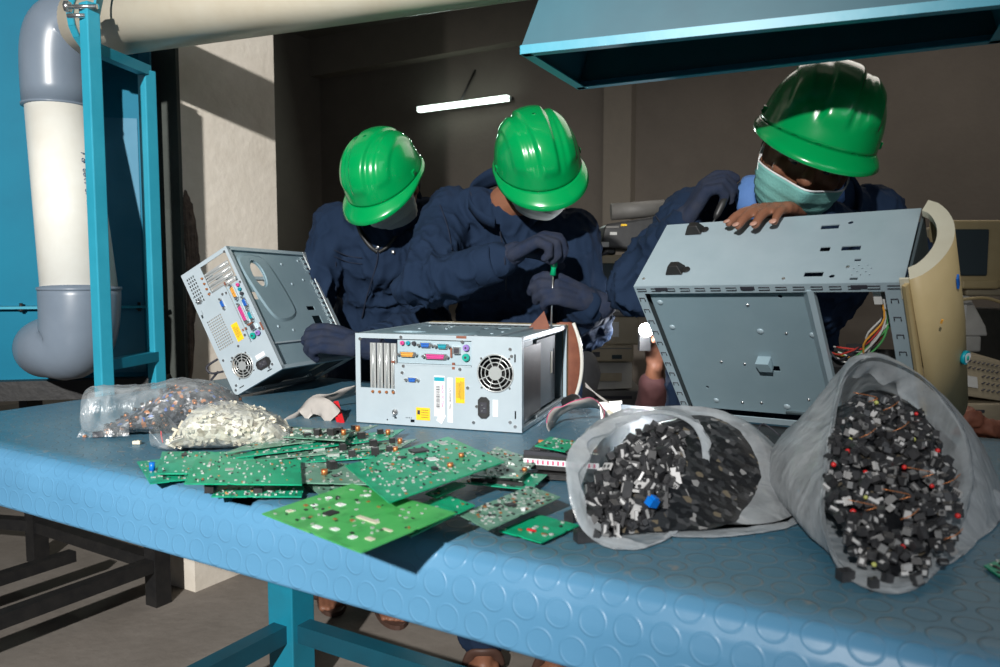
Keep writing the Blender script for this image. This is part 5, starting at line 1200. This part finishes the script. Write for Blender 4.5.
def face_mask(parent, hc, Fd, Ud, m_, k=1.06, loose=.0, e1=-2):
    Sd = Fd.cross(Ud); g = []; nI, nJ = 28, 14
    for j in range(nJ+1):
        el = math.radians(-68+ (68+e1)*j/nJ)
        for i in range(nI+1):
            az = math.radians(-78+156*i/nI); e = el*(1-.25*abs(az)**1.4*.5); r = k+.015*math.sin(j*1.9)*(1 if 2 < j < nJ-1 else .3)
            p = Fd*(.100*r*math.cos(e)*math.cos(az)) + Sd*(.082*r*math.cos(e)**.8*math.sin(az)) + Ud*(.112*r*math.sin(e))
            bump = math.exp(-(az/.35)**2)*(.026*math.exp(-((el+.22)/.35)**2)+.006); g.append(hc + p + Fd*bump - Ud*.004)
    mb = MB(); mb.smooth = True; mb.add(g, [(j*(nI+1)+i, j*(nI+1)+i+1, (j+1)*(nI+1)+i+1, (j+1)*(nI+1)+i) for j in range(nJ) for i in range(nI)])
    o = mb.build('face_mask', m_); md = o.modifiers.new('s','SOLIDIFY'); md.thickness = .0016; localise(parent, o)
    mb = MB(); mb.tube([g[nJ*(nI+1)+i] + Fd*.001 for i in range(nI+1)], .0018, 6)
    for i0, s in ((0,-1),(nI,1)):
        for j_ in (0, nJ): mb.tube(catmull([g[j_*(nI+1)+i0], hc+Sd*(s*.084)+Fd*.03-Ud*(.01 if j_ else .03), hc+Sd*(s*.082)-Fd*.02+Ud*.01], 8), .0011, 5)
    e_ = mb.build('elastic_edge', 'white'); localise(o, e_); return o
def collar(parent, c, r, d, h, m_='navy', gap=None, lean=.0):
    """stand-and-fall collar round the neck: c centre, d axis"""
    d = d.normalized(); gap = V(gap); gap = (gap-d*gap.dot(d)).normalized(); s = d.cross(gap); g = []; n = 36; K = 6
    for j in range(K):
        f = j/(K-1)
        for i in range(n):
            a = math.radians(28+304*i/(n-1)); rad = r*(1+.10*math.sin(f*2))+ (.020*max(0,f-.45)); hh = h*min(f*1.7,1)-(max(0,f-.6)*h*1.4)
            g.append(c + gap*(rad*1.12*math.cos(a)) + s*(rad*math.sin(a)) + d*(hh - .02) + d*(.006*noise.noise(V((i*.3,j*.5,r*99)))))
    mb = MB(); mb.smooth = True; mb.add(g, [(j*n+i, j*n+i+1, (j+1)*n+i+1, (j+1)*n+i) for j in range(K-1) for i in range(n-1)])
    o = mb.build('collar', m_); md = o.modifiers.new('s','SOLIDIFY'); md.thickness = .003; localise(parent, o); return o
def cuff(parent, a, b, r, nm='cuff', m_='navy'):
    o = MB().tube([a, a.lerp(b,.15), a.lerp(b,.9), b], 0, 28, False, [r,r*1.06,r*1.08,r*1.02]).build(nm, m_); md = o.modifiers.new('s','SOLIDIFY'); md.thickness = .004; localise(parent, o); return o
def worker(name_label, hc, Ud, Fd, neck, chest, waist, hip, shR, shL, elR, elL, wrR, wrL, footR, footL, kneeR, kneeL, hk=1.0, sleeve=.056, seed=0, bareL=None, torso=.15, toex=.06, root=None, hmask='maskw', vox=.0062, hoff=.028, hatlab=None):
    Ud = Ud.normalized(); Fd = (Fd-Ud*Fd.dot(Ud)).normalized()
    p = thing('person', name_label, 'person', root or ((footR+footL)/2))
    body = MB(); head_prims(body, hc, Fd, Ud, neck)
    body.capsule(neck, .056, chest, .085).capsule(chest, .085, waist, .075).capsule(waist, .075, hip, .085)
    for sh, el, wr in ((shR,elR,wrR),(shL,elL,wrL)): body.capsule(chest+(sh-chest)*.3, .07, sh, .05).capsule(sh, .045, el, .036).capsule(el, .036, wr, .023)
    for kn, ft, s in ((kneeR,footR,-1),(kneeL,footL,1)):
        hj = hip+V((s*.085,0,-.03)); body.capsule(hj, .075, kn, .050).capsule(kn, .048, ft+Z(.09), .032)
        toe = (V((.04*s+toex,-.99,0))).normalized(); a = ft+Z(.035)
        body.capsule(ft+Z(.07), .034, a+toe*.09+Z(-.006), .026).capsule(a-toe*.04+Z(-.006), .026, a+toe*.02-Z(.008), .026)
        sd = V((-toe.y, toe.x, 0))
        for q in range(5): o_ = (q-2)*.015; L = .155-.010*abs(q-(1 if s < 0 else 3))*1.0; body.capsule(a+toe*.08+sd*o_-Z(.01), .013, a+toe*L+sd*o_*1.15-Z(.018), .0095 if q != (0 if s < 0 else 4) else .011)
    tips = None
    if bareL: tips, _ = hand_prims(body, **bareL)
    bo = remesh(body, 'body', 'skin', .0042, 3, p)
    # coverall
    cv = MB(); s_ax = (shL-shR).normalized(); back = V((0,1,0))
    for t in (-.5,0,.5):
        cv.capsule(chest+s_ax*(t*.16), torso*.84, waist+s_ax*(t*.13), torso*.80).capsule(waist+s_ax*(t*.13), torso*.80, hip+s_ax*(t*.13), torso*.82)
    cv.capsule(shR*.85+chest*.15-Z(.02), .078, shL*.85+chest*.15-Z(.02), .078).capsule(neck-(neck-chest)*.25, .082, chest, torso)
    cv.capsule(shR.lerp(neck,.5), .066, chest, .10).capsule(shL.lerp(neck,.5), .066, chest, .10)
    for sh, el, wr in ((shR,elR,wrR),(shL,elL,wrL)):
        cv.capsule(sh, sleeve*1.30, sh.lerp(el,.5), sleeve*1.15).capsule(sh.lerp(el,.5), sleeve*1.15, el, sleeve*1.05).capsule(el, sleeve*1.05, el.lerp(wr,.55), sleeve*.92).capsule(el.lerp(wr,.55), sleeve*.92, el.lerp(wr,.90), sleeve*.76)
    for kn, ft, s in ((kneeR,footR,-1),(kneeL,footL,1)):
        hj = hip+V((s*.085,0,-.03)); cv.capsule(hj, .105, kn, .080).capsule(kn, .080, ft+Z(.125), .066).capsule(ft+Z(.2)+V((0,-.01,0)), .068, ft+Z(.085)+V((0,-.012,0)), .064)
    co_ = remesh(cv, 'coverall', 'navy', vox, 5, p, wrinkle(.0155, [(elR,.14),(elL,.14),(waist,.2)], 9.5, seed)); co_['label'] = 'dark navy cotton coverall'
    for wr, el in ((wrR,elR),(wrL,elL)): cuff(co_, wr.lerp(el,.10), wr.lerp(el,.34), sleeve*.80)
    collar(co_, neck+(neck-chest).normalized()*.01, .088, (hc-chest)*.5+(neck-chest), .055, gap=(chest-hip)*.0+Fd+V((0,-1,0)))
    helmet(p, hc+Ud*hoff-Fd*.0, Ud, Fd, hk, hatlab)
    # hair at the back below the hat
    Sd = Fd.cross(Ud); rot = Matrix((Fd,Sd,Ud)).transposed(); mb = MB(); mb.smooth = True; g = []
    for j in range(8):
        for i in range(25):
            az = math.radians(95+170*i/24); el = math.radians(-28+50*j/7); g.append(hc-Fd*.010+Ud*.012 + Fd*(.094*math.cos(el)*math.cos(az)) + Sd*(.080*math.cos(el)*math.sin(az)) + Ud*(.100*math.sin(el)))
    mb.add(g, [(j*25+i,j*25+i+1,(j+1)*25+i+1,(j+1)*25+i) for j in range(7) for i in range(24)]); o = mb.build('hair', 'hair'); md = o.modifiers.new('s','SOLIDIFY'); md.thickness = .008; md.offset = 1; localise(p, o)
    for s in (-1,1):
        e = MB().sphere(hc+Fd*.082+Sd*(s*.030)+Ud*.004, (.010,.012,.0045), 12, 8, rot).m(1).sphere(hc+Fd*.0885+Sd*(s*.030)+Ud*.001, (.0045,.006,.0035), 8, 6, rot).build('eye', ['eyew','ink']); localise(p, e)
        e = MB().capsule(hc+Fd*.093+Sd*(s*.018)+Ud*.032, .003, hc+Fd*.084+Sd*(s*.046)+Ud*.030, .0025).build('eyebrow', 'hair'); localise(p, e)
    if hmask: face_mask(p, hc, Fd, Ud, hmask, e1=(-13 if hmask == 'maskg' else -2))
    # sandals
    for kn, ft, s in ((kneeR,footR,-1),(kneeL,footL,1)):
        toe = (V((.04*s+toex,-.99,0))).normalized(); sd = V((-toe.y, toe.x, 0)); c = ft+toe*.05; out = []
        for i in range(24):
            a = i/24*2*math.pi; out.append(c + toe*(.135*math.cos(a)) + sd*(.046*math.sin(a)*(1+.15*math.cos(a)))+Z(.001))
        so = MB().prism(out, (0,0,.014)).build('sandal', 'leather'); localise(p, so)
        st_ = MB().tube(catmull([ft+toe*.06+sd*.043+Z(.015), ft+toe*.075+sd*.03+Z(.055), ft+toe*.085+Z(.062), ft+toe*.075-sd*.03+Z(.055), ft+toe*.06-sd*.043+Z(.015)], 14), .008, 8, ell=2.2).build('strap', 'leather'); localise(so, st_)
    return p, co_, tips, Sd
def glove(parent, nm_label=None, band=None, **kw):
    mb = MB(); tips, tt = hand_prims(mb, fr=.0112, **kw)
    D = V(kw['D']).normalized(); W = V(kw['wrist']); k = kw.get('size',1)
    mb.capsule(W-D*.045*k, .028*k, W+D*.012*k, .026*k)
    o = remesh(mb, 'glove', 'glove', .0030, 3, parent, lambda c, n_: .0006*noise.noise(c*160)); 
    if nm_label: o['label'] = nm_label
    cb = MB().tube([W-D*(.052*k), W-D*(.046*k), W-D*(.016*k)], 0, 20, False, [.030*k,.0305*k,.0285*k]).build('knit_cuff', 'glove'); md = cb.modifiers.new('s','SOLIDIFY'); md.thickness = .003; localise(o, cb)
    return tips, tt
def f_(px, py, Y=None): return T(px, py, 0)
# ---------- worker 1 (left)
u1, d1 = V((-.30,-.60,.74)), V((-.28,-.62,-.73))
h1 = P(388,186,2.22)
w1, cv1, _, _ = worker('worker on the left in green hard hat and navy coverall, tilting a computer case', h1, u1, d1, P(388,212,2.33), V((-.34,2.42,1.13)), V((-.35,2.50,1.00)), V((-.37,2.52,.86)),
    P(338,226,2.38), P(424,222,2.36), P(312,296,2.34), P(432,322,2.26), P(286,335,2.34), P(366,346,2.06), T(330,594,0), T(386,606,0), V((-.50,2.50,.48)), V((-.32,2.40,.48)), toex=.34, hk=.92, seed=1, torso=.135, hatlab='glossy green hard hat tipped to the left')
glove(w1, 'navy knit glove gripping the case edge', wrist=P(358,345,2.04), D=(-.93,-.06,.20), N_=(-.2,.75,-.75), S=(0,-.5,.7), size=1.12, curls=(28,34,40,46), thumb=(.5,.35,15))
glove(w1, None, wrist=P(284,338,2.34), D=(-.6,-.5,.1), N_=(0,-.8,.2), S=(0,0,1), size=1.0)
def strip(parent, pts, w_, m_, nm, t=.002, wdir=(1,0,0)):
    mb = MB(); mb.smooth = True; c_ = catmull(pts, 20); s = V(wdir).normalized(); g = []
    for p in c_: g += [p-s*w_/2, p+s*w_/2]
    mb.add(g, [(2*i,2*i+1,2*i+3,2*i+2) for i in range(19)]); o = mb.build(nm, m_); md = o.modifiers.new('s','SOLIDIFY'); md.thickness = t; return localise(parent, o)
def front(co_, px, py, off=.004):
    """point on the garment surface seen at a pixel of the photograph's view"""
    o = V((0,0,CAM_Z)); r = ray(px, py).normalized(); mi = co_.matrix_world.inverted() if False else None
    ok, loc, n_, _ = co_.ray_cast(o, r)
    return loc - r*off if ok else None
bpy.context.view_layer.update()
def sew(co_, pxs, w_, m_, nm, kind='strip', **k):
    pts = [front(co_, x, y) for x, y in pxs]; pts = [p for p in pts if p is not None]
    if len(pts) < 2: return
    o = MB().tube(catmull(pts, 24), w_, 8).build(nm, m_); localise(co_, o)
def snap(co_, px, py, r_=.006, m_='chrome'):
    p = front(co_, px, py, .003)
    if p is not None: localise(co_, MB().sphere(p, (r_,.003,r_), 10, 6).build('snap_button', m_))
def cast_reset(o): pass
# ray_cast works in object space: garments are built in world space with identity data
for o_ in (cv1,): pass
sew(cv1, [(378,248),(377,262),(372,280),(366,300),(362,318)], .0022, 'navyseam', 'zip_placket')
sew(cv1, [(334,250),(348,256),(362,258)], .0016, 'navyseam', 'pocket_seam'); sew(cv1, [(336,262),(336,290)], .0013, 'navyseam', 'pocket_seam'); sew(cv1, [(334,256),(348,262),(362,264)], .0013, 'navyseam', 'pocket_seam')
for q in ((378,247),(376,250),(393,252)): snap(cv1, *q)
sew(cv1, [(358,225),(362,235),(370,246),(378,252)], .007, 'blacksteel', 'lanyard'); sew(cv1, [(400,228),(396,236),(388,246),(379,252)], .005, 'blacksteel', 'lanyard')
# ---------- worker 2 (middle)
u2, d2 = V((-.10,-.64,.76)), V((.26,-.68,-.68))
h2 = P(538,172,1.97)
w2, cv2, _, _ = worker('middle worker in green hard hat driving a green screwdriver into the flat case', h2, u2, d2, P(508,205,2.08), V((.05,2.18,1.12)), V((.06,2.24,.99)), V((.05,2.24,.86)),
    P(452,216,2.14), P(572,238,2.12), P(424,284,1.95), P(584,322,2.06), P(507,259,1.86), P(588,304,1.90), V((-.045,2.08,0)), V((.135,2.06,0)), V((-.03,2.10,.47)), V((.13,2.08,.47)), hk=.90, seed=5, torso=.142, sleeve=.058, hatlab='glossy green hard hat facing down to the right')
glove(w2, 'navy knit glove closed on the screwdriver handle', wrist=P(511,255,1.86), D=(.80,-.30,.42), N_=(.45,.10,-.90), S=(.2,.9,0), size=1.05, curls=(44,52,56,60), thumb=(.55,.75,30))
glove(w2, 'navy knit glove steadying the screwdriver shaft', wrist=P(588,300,1.90), D=(-.80,-.30,.30), N_=(-.45,.75,-.50), S=(0,0,1), size=1.05, curls=(34,38,42,46), thumb=(.4,.7,20))
sew(cv2, [(500,232),(505,262),(506,290)], .002, 'navyseam', 'zip_placket'); sew(cv2, [(470,192),(480,215),(484,228)], .0018, 'navyseam', 'seam'); sew(cv2, [(440,205),(448,228),(452,250)], .0014, 'navyseam', 'seam')
sd = thing('screwdriver', 'green handled screwdriver held upright by the middle worker over the flat case', 'screwdriver', P(552,328,1.87))
a, b, c = P(556,244,1.845), P(553,275,1.855), P(551,330,1.88)
localise(sd, MB().tube([a, a.lerp(b,.25), a.lerp(b,.5), a.lerp(b,.72), a.lerp(b,.8), b], 0, 14, True, [.006,.0085,.0075,.0085,.006,.008]).build('handle', 'sdgreen')); localise(sd, MB().cyl(b, c, .0023, n=8).build('shaft', 'chrome'))
# ---------- worker 3 (right)
u3, d3 = V((.25,-.38,.88)), V((-.25,-.90,-.30))
h3 = P(806,159,1.53)
bare = dict(wrist=P(794,211,1.52), D=(-.77,-.62,.0), N_=(0,0,-1), S=(-.62,.77,0), size=1.02, curls=(13,15,16,18), spread=9, thumb=(.5,.6,20), fr=.0088)
w3, cv3, tips3, Sd3 = worker('rightmost worker in scuffed green hard hat and teal mask bending over the case', h3, u3, d3, P(806,205,1.66), V((.64,1.78,1.10)), V((.62,1.86,.98)), V((.60,1.88,.86)),
    P(690,222,1.75), P(872,218,1.72), P(640,285,1.66), P(905,262,1.72), P(688,226,1.60), P(802,214,1.54), V((.46,1.86,0)), V((.74,1.88,0)), V((.46,1.80,.48)), V((.72,1.80,.48)), hk=.95, hoff=.050, seed=9, torso=.150, sleeve=.055, bareL=bare, hmask='maskg', hatlab='scuffed green hard hat, half in the shade of the hood')
for p, d in tips3:
    nn = Z(1)-d*d.z; nn.normalize(); o = MB().sphere(p + d*.003 + nn*.0062, (.0060,.0075,.0020), 10, 6, Matrix((d, nn.cross(d), nn)).transposed()).build('fingernail', 'nail'); localise(w3, o)
glove(w3, 'navy knit glove pinching the small screwdriver', wrist=P(684,222,1.60), D=(.45,-.25,.82), N_=(.75,.05,-.50), S=(.3,.8,.5), size=.98, curls=(30,52,55,58), thumb=(.5,.55,10))
collar(w3, P(800,200,1.68), .070, V((0,-.35,1)), .06, 'shirt', gap=V((-.2,-1,0)))
s3_ = MB().tube(catmull([P(752,178,1.62), P(745,195,1.60), P(750,215,1.60), P(762,222,1.62)], 12), .022, 12, ell=.4).build('shirt_collar', 'shirt'); localise(w3, s3_)
sd = thing('screwdriver', 'small black screwdriver pressed against the right case by a gloved hand', 'screwdriver', P(713,226,1.53))
a, b, c = P(726,196,1.55), P(715,219,1.545), P(711,227,1.535); localise(sd, MB().tube([a, a.lerp(b,.4), a.lerp(b,.8), b], 0, 12, True, [.006,.0075,.007,.004]).build('handle', 'black')); localise(sd, MB().cyl(b, c, .002, n=8).build('shaft', 'chrome'))
sew(cv3, [(655,215),(668,235),(672,250)], .0014, 'navyseam', 'seam')
# ---------- crouching assistant behind: only the hand with the flash shows
hA = P(654,345,2.18)
pa_ = thing('person', 'dark red sleeved arm of a crouching helper holding up a bright flash behind the case', 'person', (.60,2.55,0))
mb = MB(); head_prims(mb, V((.68,2.55,.80)), V((-.5,-.8,-.2)).normalized(), Z(1), V((.68,2.57,.68)))
mb.capsule((.68,2.57,.68), .06, (.68,2.6,.5), .12).capsule((.68,2.6,.5), .13, (.66,2.62,.25), .14).capsule((.60,2.60,.22), .09, (.56,2.35,.42), .06).capsule((.56,2.35,.42), .055, (.56,2.42,.08), .04).capsule((.76,2.60,.22), .09, (.80,2.35,.42), .06).capsule((.80,2.35,.42), .055, (.80,2.42,.08), .04)
mb.capsule((.56,2.55,.62), .05, P(652,420,2.3), .040).capsule(P(652,420,2.3), .040, P(655,368,2.2), .026).capsule((.56,2.42,.05), .04, (.55,2.28,.035), .03).capsule((.80,2.42,.05), .04, (.81,2.28,.035), .03)
hand_prims(mb, wrist=P(655,364,2.2), D=(-.03,-.1,1), N_=(.3,-.9,0), S=(1,0,0), size=.85, curls=(40,45,50,50), thumb=(.5,.5,20)); remesh(mb, 'body', 'skin', .007, 3, pa_)
mb = MB().capsule((.68,2.58,.62), .12, (.66,2.62,.30), .16).capsule((.56,2.55,.62), .07, P(651,425,2.3), .055).capsule(P(651,425,2.3), .055, P(653,384,2.22), .040); remesh(mb, 'jacket', 'sleeve_r', .012, 4, pa_, wrinkle(.008, (), 9, 3))
mb = MB().capsule((.60,2.60,.24), .105, (.56,2.36,.43), .078).capsule((.56,2.36,.43), .075, (.56,2.42,.12), .06).capsule((.76,2.60,.24), .105, (.80,2.36,.43), .078).capsule((.80,2.36,.43), .075, (.80,2.42,.12), .06); remesh(mb, 'trousers', 'blacksteel', .012, 4, pa_)
fl = thing('camera_flash', 'small blazing white flash unit held up behind the left edge of the right case', 'flash', P(647,333,2.12))
fp = P(646,330,2.12); localise(fl, MB().box(fp+V((.004,.045,-.03)), (.03,.03,.06)).build('flash_body', 'black')); localise(fl, MB().sphere(fp, (.020,.012,.019), 16, 10).build('flash_head', 'flash'))
l = bpy.data.lights.new('flash_light', 'POINT'); l.energy = 3.2; l.shadow_soft_size = .02; l.color = (.93,.95,1); o = bpy.data.objects.new('flash_light', l); C.objects.link(o); o.location = fp+V((-.03,-.05,.0))
# ================================================================ background clutter
def gbox(parent, name, px0, px1, py0, py1, Y, depth, m_, yaw=0.0, bev=.008):
    """box whose front face spans the given corners at distance Y"""
    a, b = P(px0, py1, Y), P(px1, py0, Y); w_, h_ = b.x-a.x, b.z-a.z
    o = MB().box((w_/2, depth/2, h_/2), (w_, depth, h_)).build(name, m_)
    o.matrix_world = Matrix.Translation((a.x, Y, a.z)) @ Matrix.Rotation(yaw, 4, 'Z'); bevel(o, bev, 2)
    if parent: localise(parent, o)
    return o
def gthing(name, label, cat, px, py, Y): return thing(name, label, cat, P(px, py, Y))
# rack that carries the middle stack
rk = thing('storage_rack', 'dark steel rack standing behind the middle of the bench under the stacked equipment', 'rack', (P(620,400,3.0).x,3.0,0))
zr = P(600,408,3.0).z
for x_ in (560,705):
    for dy in (0,.42): q = P(x_,400,3.0); localise(rk, MB().bar((q.x,3.02+dy,0), (q.x,3.02+dy,zr-.02), .035, .035).build('leg', 'blacksteel'))
qa, qb = P(556,400,3.0), P(708,400,3.0); localise(rk, MB().box(((qa.x+qb.x)/2, 3.2, zr-.012), (qb.x-qa.x, .5, .022)).build('shelf', 'blacksteel'))
# lower printer
t = gthing('printer', 'dusty grey desktop unit at the bottom of the middle stack', 'printer', 605,407,3.0); gbox(t,'housing',585,645,390,407,3.0,.4,'grey_bg'); gbox(t,'paper_slot',592,632,396,399,2.995,.01,'ink',bev=.001)
t = gthing('printer', 'pale printer with tapering lid and label, second from the bottom of the middle stack', 'printer', 610,389,3.0)
a0,a1,a2,a3 = P(588,390,2.98),P(632,388,2.98),P(632,363,3.05),P(590,362,3.05); localise(t, MB().prism([a0,a1,a2,a3],(0,.38,0)).build('housing','white_bg')); localise(t, MB().box(P(610,377,2.99),(.09,.008,.030)).build('label','beige_bg'))
t = gthing('computer_case', 'flat beige desktop computer with a floppy slot, lower one in the middle stack', 'computer case', 610,362,3.0); gbox(t,'housing',586,634,345,362,3.0,.4,'beige_bg'); gbox(t,'drive_slot',593,600,352,357,2.995,.01,'ink',bev=.001); gbox(t,'drive_bay',612,622,355,359,2.995,.01,'screen',bev=.001)
gbox(t,'groove',590,632,348,349,2.995,.01,'grey_bg',bev=.001)
t = gthing('computer_case', 'flat beige desktop computer with a white paper label, upper one in the middle stack', 'computer case', 610,345,3.0); gbox(t,'housing',586,640,317,345,3.0,.4,'beige_bg'); gbox(t,'paper_label',600,619,322,337,2.995,.004,'paper',bev=.001)
t = gthing('computer_case', 'plain dusty grey box on top of the labelled beige computer', 'computer case', 612,316,3.0); gbox(t,'housing',584,652,301,317,3.0,.4,'grey_bg'); gbox(t,'front_panel',592,640,305,312,2.995,.006,'white_bg')
# CRT with dark screen
t = gthing('monitor', 'old beige CRT monitor with a dark screen between the middle and right workers', 'monitor', 615,300,3.02)
gbox(t,'tube_housing',583,655,262,298,3.10,.34,'grey_bg'); fr = gbox(t,'bezel',579,660,255,302,3.02,.09,'beige_bg'); gbox(t,'screen',585,654,263,298,3.012,.02,'screen',bev=.006)
# black TV / monitor seen from behind and a roll
t = gthing('monitor', 'black CRT television seen from its side with small pale stickers', 'monitor', 640,250,3.05)
pz = [P(600,248,3.05),P(690,252,3.05),P(690,222,3.05),P(655,216,3.05),P(606,224,3.05)]; o = MB().prism(pz,(0,.36,0)).build('housing','black'); bevel(o,.01); localise(t,o)
gbox(t,'foot',603,616,248,255,3.08,.2,'black'); gbox(t,'foot',650,668,250,256,3.08,.2,'black')
gbox(t,'sticker',600,609,242,247,3.045,.004,'paper',bev=.0005); gbox(t,'sticker',610,617,232,235,3.045,.004,'paper',bev=.0005); gbox(t,'sticker',621,627,224,226,3.045,.004,'yellow',bev=.0005); gbox(t,'sticker',606,619,226,228,3.045,.004,'grey_bg',bev=.0005)
s = MB().cyl(P(611,212,3.2), P(664,208,3.2), .034, n=20).build('rolled_sheet','grey_bg'); tag(s,'dark grey rolled sheet lying on top of the black television','roll')
t = gthing('video_recorder', 'flat black box with a small red mark left of the black television', 'box', 588,254,3.05); gbox(t,'housing',572,601,243,255,3.05,.3,'black'); gbox(t,'red_mark',584,592,248,251,3.045,.004,'rust',bev=.0005)
s = MB().tube(catmull([P(608,252,3.0),P(600,256,2.99),P(592,262,2.98),P(588,272,2.98)],16),.006,8).build('power_cable','ink'); tag(s,'thin black cable looping down the front of the beige monitor','cable')
# sack
mb = MB().sphere(P(578,375,2.75),(.075,.07,.115),18,14).sphere(P(574,350,2.75),(.06,.05,.05),14,10); o = remesh(mb,'cloth_sack','clothb',.012,3,None,wrinkle(.012,(),16,2)); tag(o,'grey crumpled cloth sack hanging behind the bezel of the flat case','sack')
s = thing('storage_crate', 'dark low crate standing beneath the grey cloth sack', 'crate', (P(578,400,2.75).x,2.75,0)); q = P(578,404,2.75); localise(s, MB().box((q.x,2.78,q.z/2-.001),(.26,.24,q.z-.01)).build('crate_body','grey_bg'))
# right side clutter
rk = thing('storage_table', 'dark low table at the far right carrying old monitors and printers', 'table', (P(975,420,3.0).x,3.0,0))
zr2 = P(975,438,2.6).z; q = P(985,430,2.6); localise(rk, MB().box((q.x+.2,2.85,zr2-.015),(1.0,.75,.03)).build('tabletop','blacksteel'))
for dx in (-.25,.62):
    for dy in (-.32,.32): localise(rk, MB().bar((q.x+dx,2.85+dy,0),(q.x+dx,2.85+dy,zr2-.03),.04,.04).build('leg','blacksteel'))
t = gthing('monitor', 'beige flat screen monitor with a dark screen at the far right edge', 'monitor', 985,290,3.1)
gbox(t,'housing',938,1040,226,282,3.16,.16,'beige_bg'); gbox(t,'bezel',934,1044,220,288,3.10,.06,'beige'); gbox(t,'screen',944,990,229,276,3.09,.02,'screen',bev=.006); gbox(t,'control_bar',962,1000,280,289,3.095,.03,'beige'); gbox(t,'foot',966,1010,288,296,3.12,.14,'beige_bg')
t = gthing('printer', 'white tapering inkjet printer beneath the beige monitor at right', 'printer', 965,350,3.0)
a0,a1,a2,a3,a4 = P(938,336,3.0),P(988,336,3.0),P(986,326,3.0),P(970,296,3.04),P(940,294,3.04); o = MB().prism([a0,a1,a2,a3,a4],(0,.3,0)).build('housing','white_bg'); bevel(o,.006); localise(t,o); gbox(t,'base',940,982,336,352,3.0,.28,'white_bg'); gbox(t,'label',960,967,305,320,2.99,.01,'paper',bev=.001)
s = MB().box(P(1010,345,3.1)+V((0,.1,0)),(.10,.3,.28)).build('speaker_box','black'); tag(s,'black box in deep shade at the right edge beside the white printer','box')
t = gthing('monitor', 'beige perforated rear shell of a CRT monitor lying face down at right', 'monitor', 975,395,2.7)
a = [P(936,392,2.62),P(1010,403,2.62),P(1006,362,2.75),P(944,350,2.75)]; o = MB().prism(a,(0,.26,.02)).build('rear_shell','beige_bg'); bevel(o,.012); localise(t,o)
def on(f,g,off=-.004): p = (a[0]*(1-f)+a[1]*f)*(1-g)+(a[3]*(1-f)+a[2]*f)*g; return p+V((0,off,.002))
mb = MB()
for i in range(12):
    for j in range(5):
        if j > 2 or i > 6: mb.bar(on(.12+i*.07,.18+j*.16), on(.12+i*.07+.035,.18+j*.16+.05), .006,.002)
localise(t, mb.build('vent_holes','ink')); localise(t, MB().prism([on(.14,.22),on(.55,.22),on(.53,.48),on(.13,.48)],(0,-.002,0)).build('label','paper'))
t = gthing('printer', 'dim brown grey printer lying at the bottom right under the perforated shell', 'printer', 975,430,2.6); gbox(t,'housing',925,1020,404,437,2.6,.34,'beige_bg'); gbox(t,'slot',945,985,410,413,2.594,.01,'ink',bev=.001)
mb = MB().sphere(P(965,418,2.5),(.05,.05,.035)).sphere(P(985,428,2.5),(.06,.05,.03)).sphere(P(950,428,2.5),(.05,.05,.03)); o = remesh(mb,'crumpled_bag','rust',.010,2,None,wrinkle(.02,(),22,7)); tag(o,'crumpled dark brown bag on the far table at the right edge','bag'); o.location.z += .0
s = MB().tube(catmull([P(958,300,2.95),P(985,298,2.95),P(1005,304,2.95)],12),.006,8).build('power_cable','beige'); tag(s,'pale cable hanging under the beige monitor at right','cable')
